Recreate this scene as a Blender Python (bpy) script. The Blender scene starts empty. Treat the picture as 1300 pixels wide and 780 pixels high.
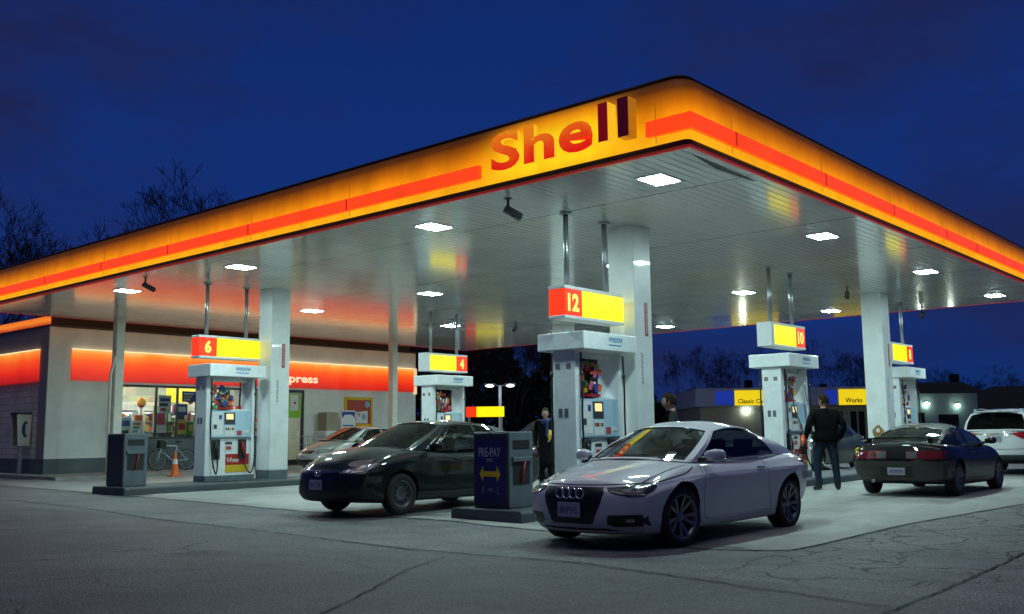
import bpy, bmesh, math, random
import numpy as np
from mathutils import Vector, Matrix
from mathutils.bvhtree import BVHTree
PI = math.pi
R = math.radians
rnd = random.Random(7)
sc = bpy.context.scene
COL = sc.collection

# ------------------------------------------------------------------ helpers
def lin(c):
    return tuple((x / 12.92 if x <= .04045 else ((x + .055) / 1.055) ** 2.4) for x in c)

def gz(x, y):
    """height of the paved ground: the forecourt rises a little away from the street"""
    s = .013 * max(0, x - 10.6) + .011 * max(0, y - 9.3)
    return .14 * (1 - math.exp(-s / .14 * 1.15)) if s > 0 else 0.0

class NT:
    def __init__(s, tree):
        s.t = tree; s.n = tree.nodes; s.l = tree.links
    def add(s, typ, inputs=None, **kw):
        n = s.n.new(typ)
        for k, v in kw.items(): setattr(n, k, v)
        for k, v in (inputs or {}).items():
            if hasattr(v, 'is_output') or isinstance(v, bpy.types.NodeSocket): s.l.new(v, n.inputs[k])
            else: n.inputs[k].default_value = v
        return n
    def math(s, op, a, b=0.0, clamp=False):
        n = s.n.new('ShaderNodeMath'); n.operation = op; n.use_clamp = clamp
        for i, v in enumerate((a, b)):
            if isinstance(v, bpy.types.NodeSocket): s.l.new(v, n.inputs[i])
            else: n.inputs[i].default_value = v
        return n.outputs[0]
    def mix(s, f, a, b, bt='MIX'):
        n = s.n.new('ShaderNodeMix'); n.data_type = 'RGBA'; n.blend_type = bt
        for i, v in ((0, f), (6, a), (7, b)):
            if isinstance(v, bpy.types.NodeSocket): s.l.new(v, n.inputs[i])
            else: n.inputs[i].default_value = v if i == 0 or len(v) == 4 else (*v, 1)
        return n.outputs[2]
    def ramp(s, f, stops, interp='LINEAR'):
        n = s.n.new('ShaderNodeValToRGB'); n.color_ramp.interpolation = interp
        el = n.color_ramp.elements
        while len(el) < len(stops): el.new(.5)
        for e, (p, c) in zip(el, stops):
            e.position = p; e.color = (*c, 1) if len(c) == 3 else c
        s.l.new(f, n.inputs[0])
        return n.outputs[0]
    def noise(s, vec, scale, detail=4, rough=.55):
        n = s.add('ShaderNodeTexNoise', {'Scale': scale, 'Detail': detail, 'Roughness': rough})
        if vec is not None: s.l.new(vec, n.inputs['Vector'])
        return n.outputs['Fac']

MATS = {}
def new_mat(name):
    m = bpy.data.materials.new(name); m.use_nodes = True
    t = NT(m.node_tree); b = t.n['Principled BSDF']
    MATS[name] = m
    return m, t, b

def mat(name, col, rough=.5, metal=0., coat=0., var=.12, vs=3., bump=0., bs=60., spec=.5):
    """plain surface with procedural grime variation"""
    if name in MATS: return MATS[name]
    m, t, b = new_mat(name)
    pos = t.add('ShaderNodeTexCoord').outputs['Object']
    n1 = t.noise(pos, vs, 5, .6)
    f = t.ramp(n1, [(.25, (1 - var,) * 3), (.75, (1 + var * .5,) * 3)])
    c = t.mix(1., (*col, 1), f, 'MULTIPLY')
    t.l.new(c, b.inputs['Base Color'])
    r = t.math('ADD', t.math('MULTIPLY', n1, .16), rough - .08, True)
    t.l.new(r, b.inputs['Roughness'])
    b.inputs['Metallic'].default_value = metal
    b.inputs['Coat Weight'].default_value = coat
    b.inputs['Coat Roughness'].default_value = .03
    b.inputs['Specular IOR Level'].default_value = spec
    if bump:
        n2 = t.noise(pos, bs, 3)
        bp = t.add('ShaderNodeBump', {'Strength': bump, 'Distance': .01, 'Height': n2})
        t.l.new(bp.outputs[0], b.inputs['Normal'])
    return m

def emit(name, col, s=1., base=None, var=0., vs=2.):
    if name in MATS: return MATS[name]
    m, t, b = new_mat(name)
    b.inputs['Base Color'].default_value = (*(base or tuple(c * .5 for c in col)), 1)
    b.inputs['Roughness'].default_value = .35
    b.inputs['Emission Color'].default_value = (*col, 1)
    if var:
        pos = t.add('ShaderNodeTexCoord').outputs['Object']
        f = t.math('ADD', t.math('MULTIPLY', t.noise(pos, vs, 3), var * 2), 1 - var)
        t.l.new(t.math('MULTIPLY', f, s), b.inputs['Emission Strength'])
    else:
        b.inputs['Emission Strength'].default_value = s
    return m

class MB:
    """collects shapes; build() links them as ONE mesh object"""
    def __init__(s):
        s.v = []; s.f = []; s.m = []; s.M = None; s.mi = 0; s.sm = []
        s.smooth = False
    def put(s, vs, fs, mi=None, smooth=None):
        o = len(s.v)
        for p in vs:
            p = Vector(p)
            s.v.append(tuple(s.M @ p) if s.M is not None else tuple(p))
        for f in fs:
            s.f.append(tuple(i + o for i in f)); s.m.append(s.mi if mi is None else mi)
            s.sm.append(s.smooth if smooth is None else smooth)
        return s
    def box(s, x0, x1, y0, y1, z0, z1, mi=None):
        return s.put([(x0, y0, z0), (x1, y0, z0), (x1, y1, z0), (x0, y1, z0), (x0, y0, z1), (x1, y0, z1), (x1, y1, z1), (x0, y1, z1)],
                     [(0, 3, 2, 1), (4, 5, 6, 7), (0, 1, 5, 4), (1, 2, 6, 5), (2, 3, 7, 6), (3, 0, 4, 7)], mi)
    def cbox(s, c, d, mi=None):
        return s.box(c[0] - d[0] / 2, c[0] + d[0] / 2, c[1] - d[1] / 2, c[1] + d[1] / 2, c[2] - d[2] / 2, c[2] + d[2] / 2, mi)
    def quad(s, a, b, c, d, mi=None): return s.put([a, b, c, d], [(0, 1, 2, 3)], mi)
    def tube(s, pts, r, n=8, mi=None, cap=True, smooth=True):
        pts = [Vector(p) for p in pts]; k = len(pts)
        rs = r if isinstance(r, (list, tuple)) else [r] * k
        vs = []; fs = []; prev = None
        for i, p in enumerate(pts):
            t = (pts[min(i + 1, k - 1)] - pts[max(i - 1, 0)]).normalized()
            if prev is None:
                a = Vector((0, 0, 1)) if abs(t.z) < .9 else Vector((1, 0, 0))
                u = t.cross(a).normalized()
            else:
                u = (prev - t * prev.dot(t)).normalized()
            prev = u; w = t.cross(u)
            for j in range(n):
                a = 2 * PI * j / n
                vs.append(p + (u * math.cos(a) + w * math.sin(a)) * rs[i])
        for i in range(k - 1):
            for j in range(n):
                fs.append((i * n + j, i * n + (j + 1) % n, (i + 1) * n + (j + 1) % n, (i + 1) * n + j))
        s.put(vs, fs, mi, smooth)
        if cap:
            s.put([vs[j] for j in range(n)], [tuple(range(n - 1, -1, -1))], mi, False)
            s.put([vs[(k - 1) * n + j] for j in range(n)], [tuple(range(n))], mi, False)
        return s
    def lathe(s, prof, n=24, mi=None, smooth=True, axis='z', c=(0, 0, 0)):
        vs = []; fs = []; k = len(prof)
        for (r, z) in prof:
            for j in range(n):
                a = 2 * PI * j / n
                x, y = r * math.cos(a), r * math.sin(a)
                p = (x, y, z) if axis == 'z' else ((x, z, y) if axis == 'y' else (z, x, y))
                vs.append((p[0] + c[0], p[1] + c[1], p[2] + c[2]))
        for i in range(k - 1):
            for j in range(n):
                q = (i * n + j, i * n + (j + 1) % n, (i + 1) * n + (j + 1) % n, (i + 1) * n + j)
                fs.append(q[::-1] if axis == 'y' else q)
        return s.put(vs, fs, mi, smooth)
    def ball(s, c, r, n=12, mi=None, smooth=True):
        r = r if isinstance(r, (tuple, list)) else (r, r, r)
        vs = []; fs = []; m = n // 2
        for i in range(m + 1):
            th = PI * i / m
            for j in range(n):
                a = 2 * PI * j / n
                vs.append((c[0] + r[0] * math.sin(th) * math.cos(a), c[1] + r[1] * math.sin(th) * math.sin(a), c[2] - r[2] * math.cos(th)))
        for i in range(m):
            for j in range(n):
                fs.append((i * n + j, i * n + (j + 1) % n, (i + 1) * n + (j + 1) % n, (i + 1) * n + j))
        return s.put(vs, fs, mi, smooth)
    def torus(s, c, Rr, r, n=24, k=8, axis='y', mi=None):
        pts = []
        vs = []; fs = []
        for i in range(n):
            a = 2 * PI * i / n
            for j in range(k):
                b = 2 * PI * j / k
                x = (Rr + r * math.cos(b)) * math.cos(a); y = (Rr + r * math.cos(b)) * math.sin(a); z = r * math.sin(b)
                p = {'z': (x, y, z), 'y': (x, z, y), 'x': (z, x, y)}[axis]
                vs.append((p[0] + c[0], p[1] + c[1], p[2] + c[2]))
        for i in range(n):
            for j in range(k):
                fs.append((i * k + j, ((i + 1) % n) * k + j, ((i + 1) % n) * k + (j + 1) % k, i * k + (j + 1) % k))
        return s.put(vs, fs, mi, True)
    def build(s, name, mats, parent=None, bevel=0., label=None, segs=2, fixn=True):
        me = bpy.data.meshes.new(name)
        me.from_pydata(s.v, [], s.f)
        for mm in (mats if isinstance(mats, (list, tuple)) else [mats]): me.materials.append(mm)
        me.polygons.foreach_set('material_index', s.m)
        me.polygons.foreach_set('use_smooth', s.sm)
        me.update()
        if fixn:
            bm = bmesh.new(); bm.from_mesh(me)
            bmesh.ops.remove_doubles(bm, verts=bm.verts, dist=1e-5)
            bmesh.ops.recalc_face_normals(bm, faces=bm.faces)
            bm.to_mesh(me); bm.free()
        o = bpy.data.objects.new(name, me); COL.objects.link(o)
        if parent is not None: o.parent = parent
        if bevel:
            b = o.modifiers.new('bevel', 'BEVEL'); b.width = bevel; b.segments = segs; b.limit_method = 'ANGLE'; b.angle_limit = R(40)
            b.harden_normals = False
        if label: o['label'] = label
        return o

def thing(name, label, cat, loc=(0, 0, 0), rz=0., group=None):
    o = bpy.data.objects.new(name, None); COL.objects.link(o)
    o.empty_display_size = .2
    o.location = loc; o.rotation_euler = (0, 0, rz)
    o['label'] = label; o['category'] = cat
    if group: o['group'] = group
    return o
def tag(o, label, cat, group=None):
    o['label'] = label; o['category'] = cat
    if group: o['group'] = group
    return o
def struct(o): o['kind'] = 'structure'; return o

def dup(root, loc, rz=0., label=None, group=None, scale=None):
    def cp(o, par):
        c = o.copy(); COL.objects.link(c); c.parent = par
        for ch in [k for k in o.children]: cp(ch, c)
        return c
    r = cp(root, None); r.location = loc; r.rotation_euler = (0, 0, rz)
    if scale: r.scale = scale
    if label: r['label'] = label
    if group: r['group'] = group
    return r

FACE_X = Matrix(((0, 0, -1), (-1, 0, 0), (0, 1, 0)))      # sheet that faces -X, reads towards -Y
FACE_Y = Matrix(((1, 0, 0), (0, 0, -1), (0, 1, 0)))       # sheet that faces -Y, reads towards +X
def text_mesh(s, depth=.0, bold=0.):
    cu = bpy.data.curves.new('txt', 'FONT'); cu.body = s; cu.size = 1.; cu.extrude = depth; cu.offset = bold; cu.resolution_u = 4
    ob = bpy.data.objects.new('txt', cu); COL.objects.link(ob)
    dg = bpy.context.evaluated_depsgraph_get()
    me = bpy.data.meshes.new_from_object(ob.evaluated_get(dg))
    bpy.data.objects.remove(ob); bpy.data.curves.remove(cu)
    return me
def text(name, s, face, p0, w, h, mats, parent=None, depth=.0, bold=0., side=None, keep=False):
    """writing fitted into a box w x h whose lower-left-back corner is p0 on the given face"""
    me = text_mesh(s, .5 if depth else 0., bold)
    co = np.array([v.co[:] for v in me.vertices])
    lo, hi = co.min(0), co.max(0); sp = np.maximum(hi - lo, 1e-6)
    k = np.array([w / sp[0], h / sp[1], (depth / sp[2]) if depth else 1.])
    co = (co - lo) * k
    Mx = np.array(face)
    co = co @ Mx.T + np.array(p0)
    me.vertices.foreach_set('co', co.ravel().tolist()); me.update()
    me.materials.clear()
    for mm in (mats if isinstance(mats, (list, tuple)) else [mats]): me.materials.append(mm)
    if side is not None:
        nrm = Vector(Mx @ np.array([0, 0, 1.]))
        for p in me.polygons: p.material_index = 0 if p.normal.dot(nrm) > .7 else side
    o = bpy.data.objects.new(name, me); COL.objects.link(o)
    if parent is not None: o.parent = parent
    return o

# ------------------------------------------------------------------ materials
M = {}
M['white_metal'] = mat('white_painted_metal', (.74, .77, .77), .38, coat=.15, var=.14, vs=2.5)
M['pump_white'] = mat('pump_white', (.80, .84, .84), .32, coat=.2, var=.12, vs=5)
M['grey_base'] = mat('grey_base_paint', (.11, .14, .16), .5, var=.25, vs=4)
M['dark_grey'] = mat('dark_grey_plastic', (.035, .04, .045), .45, var=.2)
M['black'] = mat('black_rubber', (.012, .012, .013), .5, var=.3)
M['blk_gloss'] = mat('black_gloss', (.008, .008, .01), .12, var=.2)
M['steel'] = mat('galvanised_steel', (.42, .45, .46), .35, .8, var=.2, vs=8)
M['chrome'] = mat('chrome_trim', (.75, .75, .76), .12, 1., var=.05)
M['red_paint'] = mat('red_paint', (.42, .012, .012), .4)
M['yellow_paint'] = mat('yellow_paint', (.66, .45, .01), .45)
M['orange_pl'] = mat('orange_plastic', (.80, .13, .01), .45)
M['blue_paint'] = mat('blue_paint', (.015, .05, .28), .4)
M['paper'] = mat('white_paper', (.7, .7, .68), .6, var=.1)
M['paleblue'] = mat('pale_blue_panel', (.42, .60, .72), .35, var=.1)
M['green_p'] = mat('green_print', (.03, .28, .05), .5)
M['pink_p'] = mat('pink_print', (.7, .12, .2), .5)
M['stucco'] = mat('cream_stucco_wall', (.74, .79, .75), .8, var=.2, vs=1.1, bump=.25, bs=80)
M['stucco_base'] = mat('grey_wall_base', (.10, .13, .15), .7, var=.25, vs=1.5)
M['skin'] = mat('skin', (.42, .24, .17), .5, var=.1)
M['hair_brown'] = mat('brown_hair', (.022, .011, .006), .8, var=.5, vs=30, spec=.15)
M['hair_black'] = mat('black_hair', (.006, .005, .005), .85, var=.4, vs=30)
M['bark'] = mat('dark_bark', (.018, .015, .014), .9, var=.4)
M['leafdark'] = mat('evergreen_needles', (.015, .03, .02), .9, var=.4)
M['lamp'] = emit('canopy_lamp', (.69, .98, .97), 222.)
M['y_emit'] = emit('yellow_sign_light', (1., .80, 0.), 1.15, var=.04)
M['r_emit'] = emit('red_sign_light', (.92, .035, .004), 1.1, var=.06)
M['bar_emit'] = None
M['screen'] = emit('pump_screen', (.95, .75, .35), .9)
M['ledw'] = emit('white_led', (1., .97, .9), 14.)

def m_asphalt():
    m, t, b = new_mat('asphalt')
    pos = t.add('ShaderNodeNewGeometry').outputs['Position']
    big = t.noise(pos, .22, 5, .6); mid = t.noise(pos, 1.6, 5, .65); fine = t.noise(pos, 55, 3, .7)
    vor = t.add('ShaderNodeTexVoronoi', {'Vector': pos, 'Scale': 42.})
    c = t.ramp(mid, [(.3, (.095, .098, .102)), (.7, (.155, .160, .162))])
    c = t.mix(.9, c, t.ramp(big, [(.32, (.62, .63, .66)), (.5, (1., 1., 1.)), (.68, (1.28, 1.28, 1.26))]), 'MULTIPLY')
    c = t.mix(.55, c, t.ramp(t.noise(pos, .75, 6, .7), [(.36, (.6,) * 3), (.5, (1.,) * 3), (.66, (1.3,) * 3)]), 'MULTIPLY')
    st = t.ramp(vor.outputs['Distance'], [(.0, (3.2,) * 3), (.15, (1.35,) * 3), (.6, (.5,) * 3)])
    c = t.mix(.75, c, st, 'MULTIPLY')
    c = t.mix(.6, c, t.ramp(fine, [(.3, (.55,) * 3), (.72, (1.6,) * 3)]), 'MULTIPLY')
    # the lighter, slightly greener strip beside the slab and older paving towards the street
    sx = t.add('ShaderNodeSeparateXYZ', {0: pos})
    strip = t.math('MULTIPLY', t.math('SUBTRACT', sx.outputs[0], 7.75), 14., True)
    c = t.mix(strip, c, t.mix(1., c, (1.3, 1.34, 1.32, 1), 'MULTIPLY'))
    # crazed cracks in a patch at the street corner of the slab
    w = t.add('ShaderNodeVectorMath', {0: pos, 1: t.add('ShaderNodeVectorMath', {0: t.add('ShaderNodeTexNoise', {'Vector': pos, 'Scale': 2.2, 'Detail': 3}).outputs['Color'], 1: (.55, .55, .55)}, operation='MULTIPLY').outputs[0]}, operation='ADD').outputs[0]
    cr = t.add('ShaderNodeTexVoronoi', {'Vector': w, 'Scale': 2.3}, feature='DISTANCE_TO_EDGE').outputs['Distance']
    crk = t.ramp(cr, [(.0, (1,) * 3), (.018, (.7,) * 3), (.042, (0,) * 3)])
    crb = t.add('ShaderNodeTexVoronoi', {'Vector': w, 'Scale': 1.05}, feature='DISTANCE_TO_EDGE').outputs['Distance']
    crk = t.math('MAXIMUM', t.math('MULTIPLY', crk, t.math('MULTIPLY', t.math('SUBTRACT', t.noise(pos, 1.7, 3), .44), 7., True)), t.ramp(crb, [(.0, (1,) * 3), (.012, (.8,) * 3), (.026, (0,) * 3)]))
    d = t.add('ShaderNodeVectorMath', {0: pos, 1: (12.6, 3.55, 0)}, operation='SUBTRACT').outputs[0]
    ds = t.add('ShaderNodeSeparateXYZ', {0: d})
    e = t.math('ADD', t.math('POWER', t.math('DIVIDE', t.math('ABSOLUTE', ds.outputs[0]), 4.6), 2.), t.math('POWER', t.math('DIVIDE', t.math('ABSOLUTE', ds.outputs[1]), 1.3), 2.))
    e = t.math('ADD', e, t.math('MULTIPLY', t.math('SUBTRACT', t.noise(pos, 1.1, 2), .5), 1.6))
    msk = t.math('MULTIPLY', t.math('SUBTRACT', 1.35, e), 2.4, True)
    cc = t.math('MULTIPLY', crk, msk)
    # sparse cracks elsewhere
    cr2 = t.add('ShaderNodeTexVoronoi', {'Vector': w, 'Scale': .34}, feature='DISTANCE_TO_EDGE').outputs['Distance']
    c2 = t.ramp(cr2, [(.0, (1,) * 3), (.0035, (.7,) * 3), (.008, (0,) * 3)])
    c2 = t.math('MULTIPLY', c2, t.math('MULTIPLY', t.math('SUBTRACT', t.noise(pos, .45, 2), .5), 8., True))
    cc = t.math('MAXIMUM', cc, c2)
    c = t.mix(t.math('MULTIPLY', cc, .95), c, (.006, .006, .007, 1))
    t.l.new(c, b.inputs['Base Color'])
    t.l.new(t.math('ADD', t.math('MULTIPLY', mid, .3), .5), b.inputs['Roughness'])
    b.inputs['Specular IOR Level'].default_value = .35
    h = t.math('SUBTRACT', t.math('ADD', t.math('MULTIPLY', fine, .5), vor.outputs['Distance']), t.math('MULTIPLY', cc, 1.5))
    bp = t.add('ShaderNodeBump', {'Strength': .8, 'Distance': .012, 'Height': h})
    t.l.new(bp.outputs[0], b.inputs['Normal'])
    return m
def m_concrete():
    m, t, b = new_mat('concrete_slab')
    pos = t.add('ShaderNodeNewGeometry').outputs['Position']
    big = t.noise(pos, .35, 6, .65); mid = t.noise(pos, 2.2, 5, .65); fine = t.noise(pos, 60, 3, .7)
    c = t.ramp(mid, [(.3, (.25, .26, .245)), (.7, (.36, .37, .345))])
    c = t.mix(.8, c, t.ramp(big, [(.28, (.62,) * 3), (.6, (1.12,) * 3)]), 'MULTIPLY')
    c = t.mix(.4, c, t.ramp(fine, [(.3, (.75,) * 3), (.7, (1.25,) * 3)]), 'MULTIPLY')
    sy_ = t.add('ShaderNodeSeparateXYZ', {0: pos})
    def lane(c0, w_): return t.math('POWER', 2.718, t.math('MULTIPLY', t.math('POWER', t.math('DIVIDE', t.math('ABSOLUTE', t.math('SUBTRACT', sy_.outputs[1], c0)), w_), 2.), -1.))
    ln = t.math('ADD', lane(6.75, .8), t.math('ADD', lane(12.3, .8), lane(17.5, .9)), True)
    ln = t.math('MULTIPLY', ln, t.math('ADD', t.math('MULTIPLY', t.noise(t.add('ShaderNodeVectorMath', {0: pos, 1: (.35, 2., 1)}, operation='MULTIPLY').outputs[0], 1.2, 5, .7), 1.5), -.35), True)
    c = t.mix(t.math('MULTIPLY', ln, .55), c, (.07, .07, .068, 1))
    # dirt drifts in from the outer edges
    ed = t.math('MINIMUM', t.math('SUBTRACT', sy_.outputs[0], 9.9), t.math('ADD', t.math('SUBTRACT', sy_.outputs[1], 4.85), t.math('MULTIPLY', t.math('SUBTRACT', sy_.outputs[0], 10.), .045)))
    ed = t.math('ADD', t.math('MULTIPLY', ed, .75), t.math('MULTIPLY', t.math('SUBTRACT', t.noise(pos, 1.1, 5, .7), .5), 1.8))
    c = t.mix(t.ramp(ed, [(.0, (.75,) * 3), (.9, (0,) * 3)]), c, (.115, .118, .115, 1))
    # oil stains along the wheel lanes
    st = t.noise(t.add('ShaderNodeVectorMath', {0: pos, 1: (.5, 1.6, 1)}, operation='MULTIPLY').outputs[0], .9, 5, .7)
    c = t.mix(t.ramp(st, [(.56, (0,) * 3), (.72, (.75,) * 3)]), c, t.mix(1., c, (.42, .40, .40, 1), 'MULTIPLY'))
    sx = t.add('ShaderNodeSeparateXYZ', {0: pos})
    def joint(o, per, ph):
        f = t.math('PINGPONG', t.math('ADD', o, ph), per / 2)
        return t.math('LESS_THAN', f, .010)
    j = t.math('MAXIMUM', joint(sx.outputs[0], 4.6, 1.1), joint(sx.outputs[1], 4.4, 2.35))
    c = t.mix(t.math('MULTIPLY', j, .75), c, (.03, .03, .03, 1))
    t.l.new(c, b.inputs['Base Color'])
    t.l.new(t.math('ADD', t.math('MULTIPLY', mid, .3), .42), b.inputs['Roughness'])
    h = t.math('SUBTRACT', t.math('ADD', fine, t.math('MULTIPLY', mid, 1.)), t.math('MULTIPLY', j, 2.))
    bp = t.add('ShaderNodeBump', {'Strength': .35, 'Distance': .008, 'Height': h})
    t.l.new(bp.outputs[0], b.inputs['Normal'])
    return m
M['asphalt'] = m_asphalt(); M['concrete'] = m_concrete()
M['crack'] = mat('open_crack', (.010, .010, .011), .9)
M['kerb'] = mat('kerb_concrete', (.30, .30, .27), .8, var=.3, vs=3, bump=.3)

# ------------------------------------------------------------------ ground
def axis_pts(lo, hi, fine_lo, fine_hi, st):
    a = [lo, lo * .5 + fine_lo * .5, fine_lo]
    x = fine_lo
    while x < fine_hi - 1e-6:
        x += st; a.append(min(x, fine_hi))
    a += [fine_hi * .6 + hi * .4, hi]
    return a
def sheet(name, xs, ys, m, dz=0., inside=None):
    b = MB(); idx = {}
    vs = []; fs = []
    for i, x in enumerate(xs):
        for j, y in enumerate(ys):
            idx[i, j] = len(vs); vs.append((x, y, gz(x, y) + dz))
    for i in range(len(xs) - 1):
        for j in range(len(ys) - 1):
            fs.append((idx[i, j], idx[i + 1, j], idx[i + 1, j + 1], idx[i, j + 1]))
    b.put(vs, fs, 0, True)
    return b.build(name, m)
struct(sheet('ground', axis_pts(-400, 700, -6, 62, .5), axis_pts(-400, 700, -6, 62, .5), M['asphalt']))
# forecourt slab: left edge and street edge follow the photo; built as strips in x
def slab():
    b = MB(); vs = []; fs = []; nx, ny = 130, 56
    def edge_l(y):       # x of the left edge at y
        pts = [(4.78, 9.95), (5.45, 9.5), (8.3, 10.15), (10.3, 10.42), (13.4, 10.1), (20.9, 10.4), (29.2, 10.7)]
        return float(np.interp(y, [p[0] for p in pts], [p[1] for p in pts]))
    for j in range(ny + 1):
        v = j / ny
        for i in range(nx + 1):
            u = i / nx
            y0 = float(np.interp(9.95 + u * 50, [9.95, 13.2, 17.3, 60], [4.78, 4.72, 4.3, 3.2]))
            y = y0 + v * (29.3 - y0)
            xl = edge_l(y)
            x = xl + u * (60 - xl)
            vs.append((x, y, gz(x, y) + .007))
    for j in range(ny):
        for i in range(nx):
            a = j * (nx + 1) + i
            fs.append((a, a + 1, a + nx + 2, a + nx + 1))
    b.put(vs, fs, 0, True)
    return b.build('forecourt', M['concrete'])
struct(slab())
def crack(pts, w, seed=1, jag=.05):
    r = random.Random(seed); b = MB(); P = []
    for i in range(len(pts) - 1):
        a, c = Vector(pts[i]), Vector(pts[i + 1]); n = max(2, int((c - a).length / .09))
        for k in range(n): P.append(a.lerp(c, k / n) + Vector((r.uniform(-jag, jag), r.uniform(-jag, jag))) * (.5 if k else 1))
    P.append(Vector(pts[-1]))
    vs = []; fs = []
    for i, p in enumerate(P):
        t = (P[min(i + 1, len(P) - 1)] - P[max(i - 1, 0)]).normalized(); nn = Vector((-t.y, t.x))
        ww = w * r.uniform(.35, 1.2) * (.25 + .75 * math.sin(PI * (i + .5) / len(P)) ** .4)
        for sgn in (-1, 1):
            q = p + nn * ww * sgn; vs.append((q.x, q.y, gz(q.x, q.y) + .009))
    for i in range(len(P) - 1): fs.append((2 * i, 2 * i + 2, 2 * i + 3, 2 * i + 1))
    b.put(vs, fs)
    return struct(b.build('pavement_crack', M['crack']))
crack([(3.6, 5.2), (4.54, 5.76), (5.45, 6.31), (6.53, 7.0), (7.51, 7.42)], .011, 1)
crack([(7.78, 29), (8.29, 20.85), (8.17, 17.2), (7.81, 13.9), (7.8, 10.4), (7.65, 8.2), (7.82, 5.92), (7.5, 4.2), (7.15, 2.65)], .022, 2, .04)
crack([(6.2, 2.62), (7.11, 2.65), (8.45, 2.66), (11.03, 2.77), (16, 2.6), (24, 2.3)], .016, 3, .02)
crack([(7.5, 5.0), (8.3, 4.5), (8.9, 4.7), (9.9, 4.76)], .008, 4)
crack([(5.2, 11.5), (5.6, 9.8), (6.4, 9.0), (6.6, 8.0), (6.2, 7.0)], .007, 5)
crack([(5.4, 15.5), (5.9, 13.2), (6.6, 12.4), (7.2, 10.9), (7.6, 10.4)], .008, 6)
crack([(9.95, 4.74), (13.2, 4.68), (17.3, 4.26), (30, 3.93)], .02, 7, .01)
crack([(10.66, 28.8), (10.38, 20.9), (10.08, 13.4), (10.4, 10.3), (10.13, 8.3), (9.48, 5.45), (9.95, 4.74)], .018, 8, .01)
crack([(3.6, 9.2), (4.4, 9.0), (4.75, 9.35), (5.3, 8.6), (6.05, 8.3)], .009, 9, .06)
crack([(4.4, 9.0), (4.2, 8.2), (4.6, 7.4)], .007, 10, .06)
# pavement in front of the shop
b = MB(); n = 26
vs = []; fs = []
for i in range(n + 1):
    x = 12.6 + i * (30.5 - 12.6) / n
    for (y, dz) in ((28.0, -.05), (28.0, .09), (28.12, .10), (34.5, .12)): vs.append((x, y, gz(x, 29) + dz))
for i in range(n):
    for k in range(3): fs.append((i * 4 + k, i * 4 + 4 + k, i * 4 + 5 + k, i * 4 + 1 + k))
b.put(vs, fs); b.put([vs[0], vs[1], vs[2], vs[3], (12.6, 34.5, 0)], [(0, 1, 2, 3, 4)])
struct(b.build('pavement', M['kerb']))
GS = gz(16, 29) + .11          # pavement level

# ------------------------------------------------------------------ canopy
CX0, CY0, CX1, CY1, HS = 10.70, 6.25, 30.55, 29.3, 4.90
can = thing('station_canopy', 'large illuminated orange and red fuel station canopy on white columns', 'canopy', (CX0, CY0, 0))
def L(p): return (p[0] - CX0, p[1] - CY0, p[2])
def m_soffit():
    m, t, b = new_mat('white_soffit_panels')
    pos = t.add('ShaderNodeNewGeometry').outputs['Position']
    n1 = t.noise(pos, .6, 5, .6); n2 = t.noise(t.add('ShaderNodeVectorMath', {0: pos, 1: (.5, 6., 1)}, operation='MULTIPLY').outputs[0], 1.5, 4, .6)
    c = t.ramp(n1, [(.3, (.68, .70, .65)), (.7, (.82, .83, .77))])
    c = t.mix(.5, c, t.ramp(n2, [(.3, (.8,) * 3), (.7, (1.08,) * 3)]), 'MULTIPLY')
    sx = t.add('ShaderNodeSeparateXYZ', {0: pos})
    f = t.math('PINGPONG', t.math('SUBTRACT', sx.outputs[0], 12.58 - 3.72 * 4), 1.86)
    c = t.mix(t.math('MULTIPLY', t.math('LESS_THAN', f, .014), .8), c, (.03, .03, .03, 1))
    t.l.new(c, b.inputs['Base Color'])
    t.l.new(t.math('ADD', t.math('MULTIPLY', n1, .12), .10), b.inputs['Roughness'])
    b.inputs['Specular IOR Level'].default_value = .7
    b.inputs['Coat Weight'].default_value = .7; b.inputs['Coat Roughness'].default_value = .10
    return m
b = MB(); y = CY0 + .02; pitch = .155
vs = []; fs = []; prof = []
while y < CY1 - .01:
    y2 = min(y + pitch, CY1 - .005)
    prof += [(y, HS + .007), (y + .009, HS), (y2 - .009, HS)]
    y = y2
for (yy, zz) in prof:
    vs.append(L((CX0 + .01, yy, zz))); vs.append(L((CX1 - .01, yy, zz)))
for i in range(len(prof) - 1): fs.append((2 * i, 2 * i + 2, 2 * i + 3, 2 * i + 1))
b.put(vs, fs, 0, False)
b.build('soffit', m_soffit(), can, fixn=False)
b = MB(); b.box(.4, CX1 - CX0 - .4, .4, CY1 - CY0 - .4, HS + .03, 5.86)
b.build('roof_deck', M['dark_grey'], can)
def loop(rad, nseg=7):
    """outline of the canopy (local), with outward normals; rad rounds the corners"""
    W, D = CX1 - CX0, CY1 - CY0; P = []
    for (cx, cy, a0) in ((rad, rad, PI), (W - rad, rad, 1.5 * PI), (W - rad, D - rad, 0), (rad, D - rad, .5 * PI)):
        if rad < 1e-3:
            a = a0 + PI / 4
            P.append(((cx, cy), (math.cos(a) * math.sqrt(2), math.sin(a) * math.sqrt(2))))
        else:
            for k in range(nseg + 1):
                a = a0 + PI / 2 * k / nseg
                P.append(((cx + rad * math.cos(a), cy + rad * math.sin(a)), (math.cos(a), math.sin(a))))
    return P
def sweep(name, prof, lp, m, smooth=False):
    b = MB(); vs = []; fs = []; k = len(prof)
    for (p, n) in lp:
        for (o, z) in prof: vs.append((p[0] + n[0] * o, p[1] + n[1] * o, z))
    N = len(lp)
    for i in range(N):
        for j in range(k - 1):
            fs.append((i * k + j, ((i + 1) % N) * k + j, ((i + 1) % N) * k + j + 1, i * k + j + 1))
    b.put(vs, fs, 0, smooth)
    return b.build(name, m, can)
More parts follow.
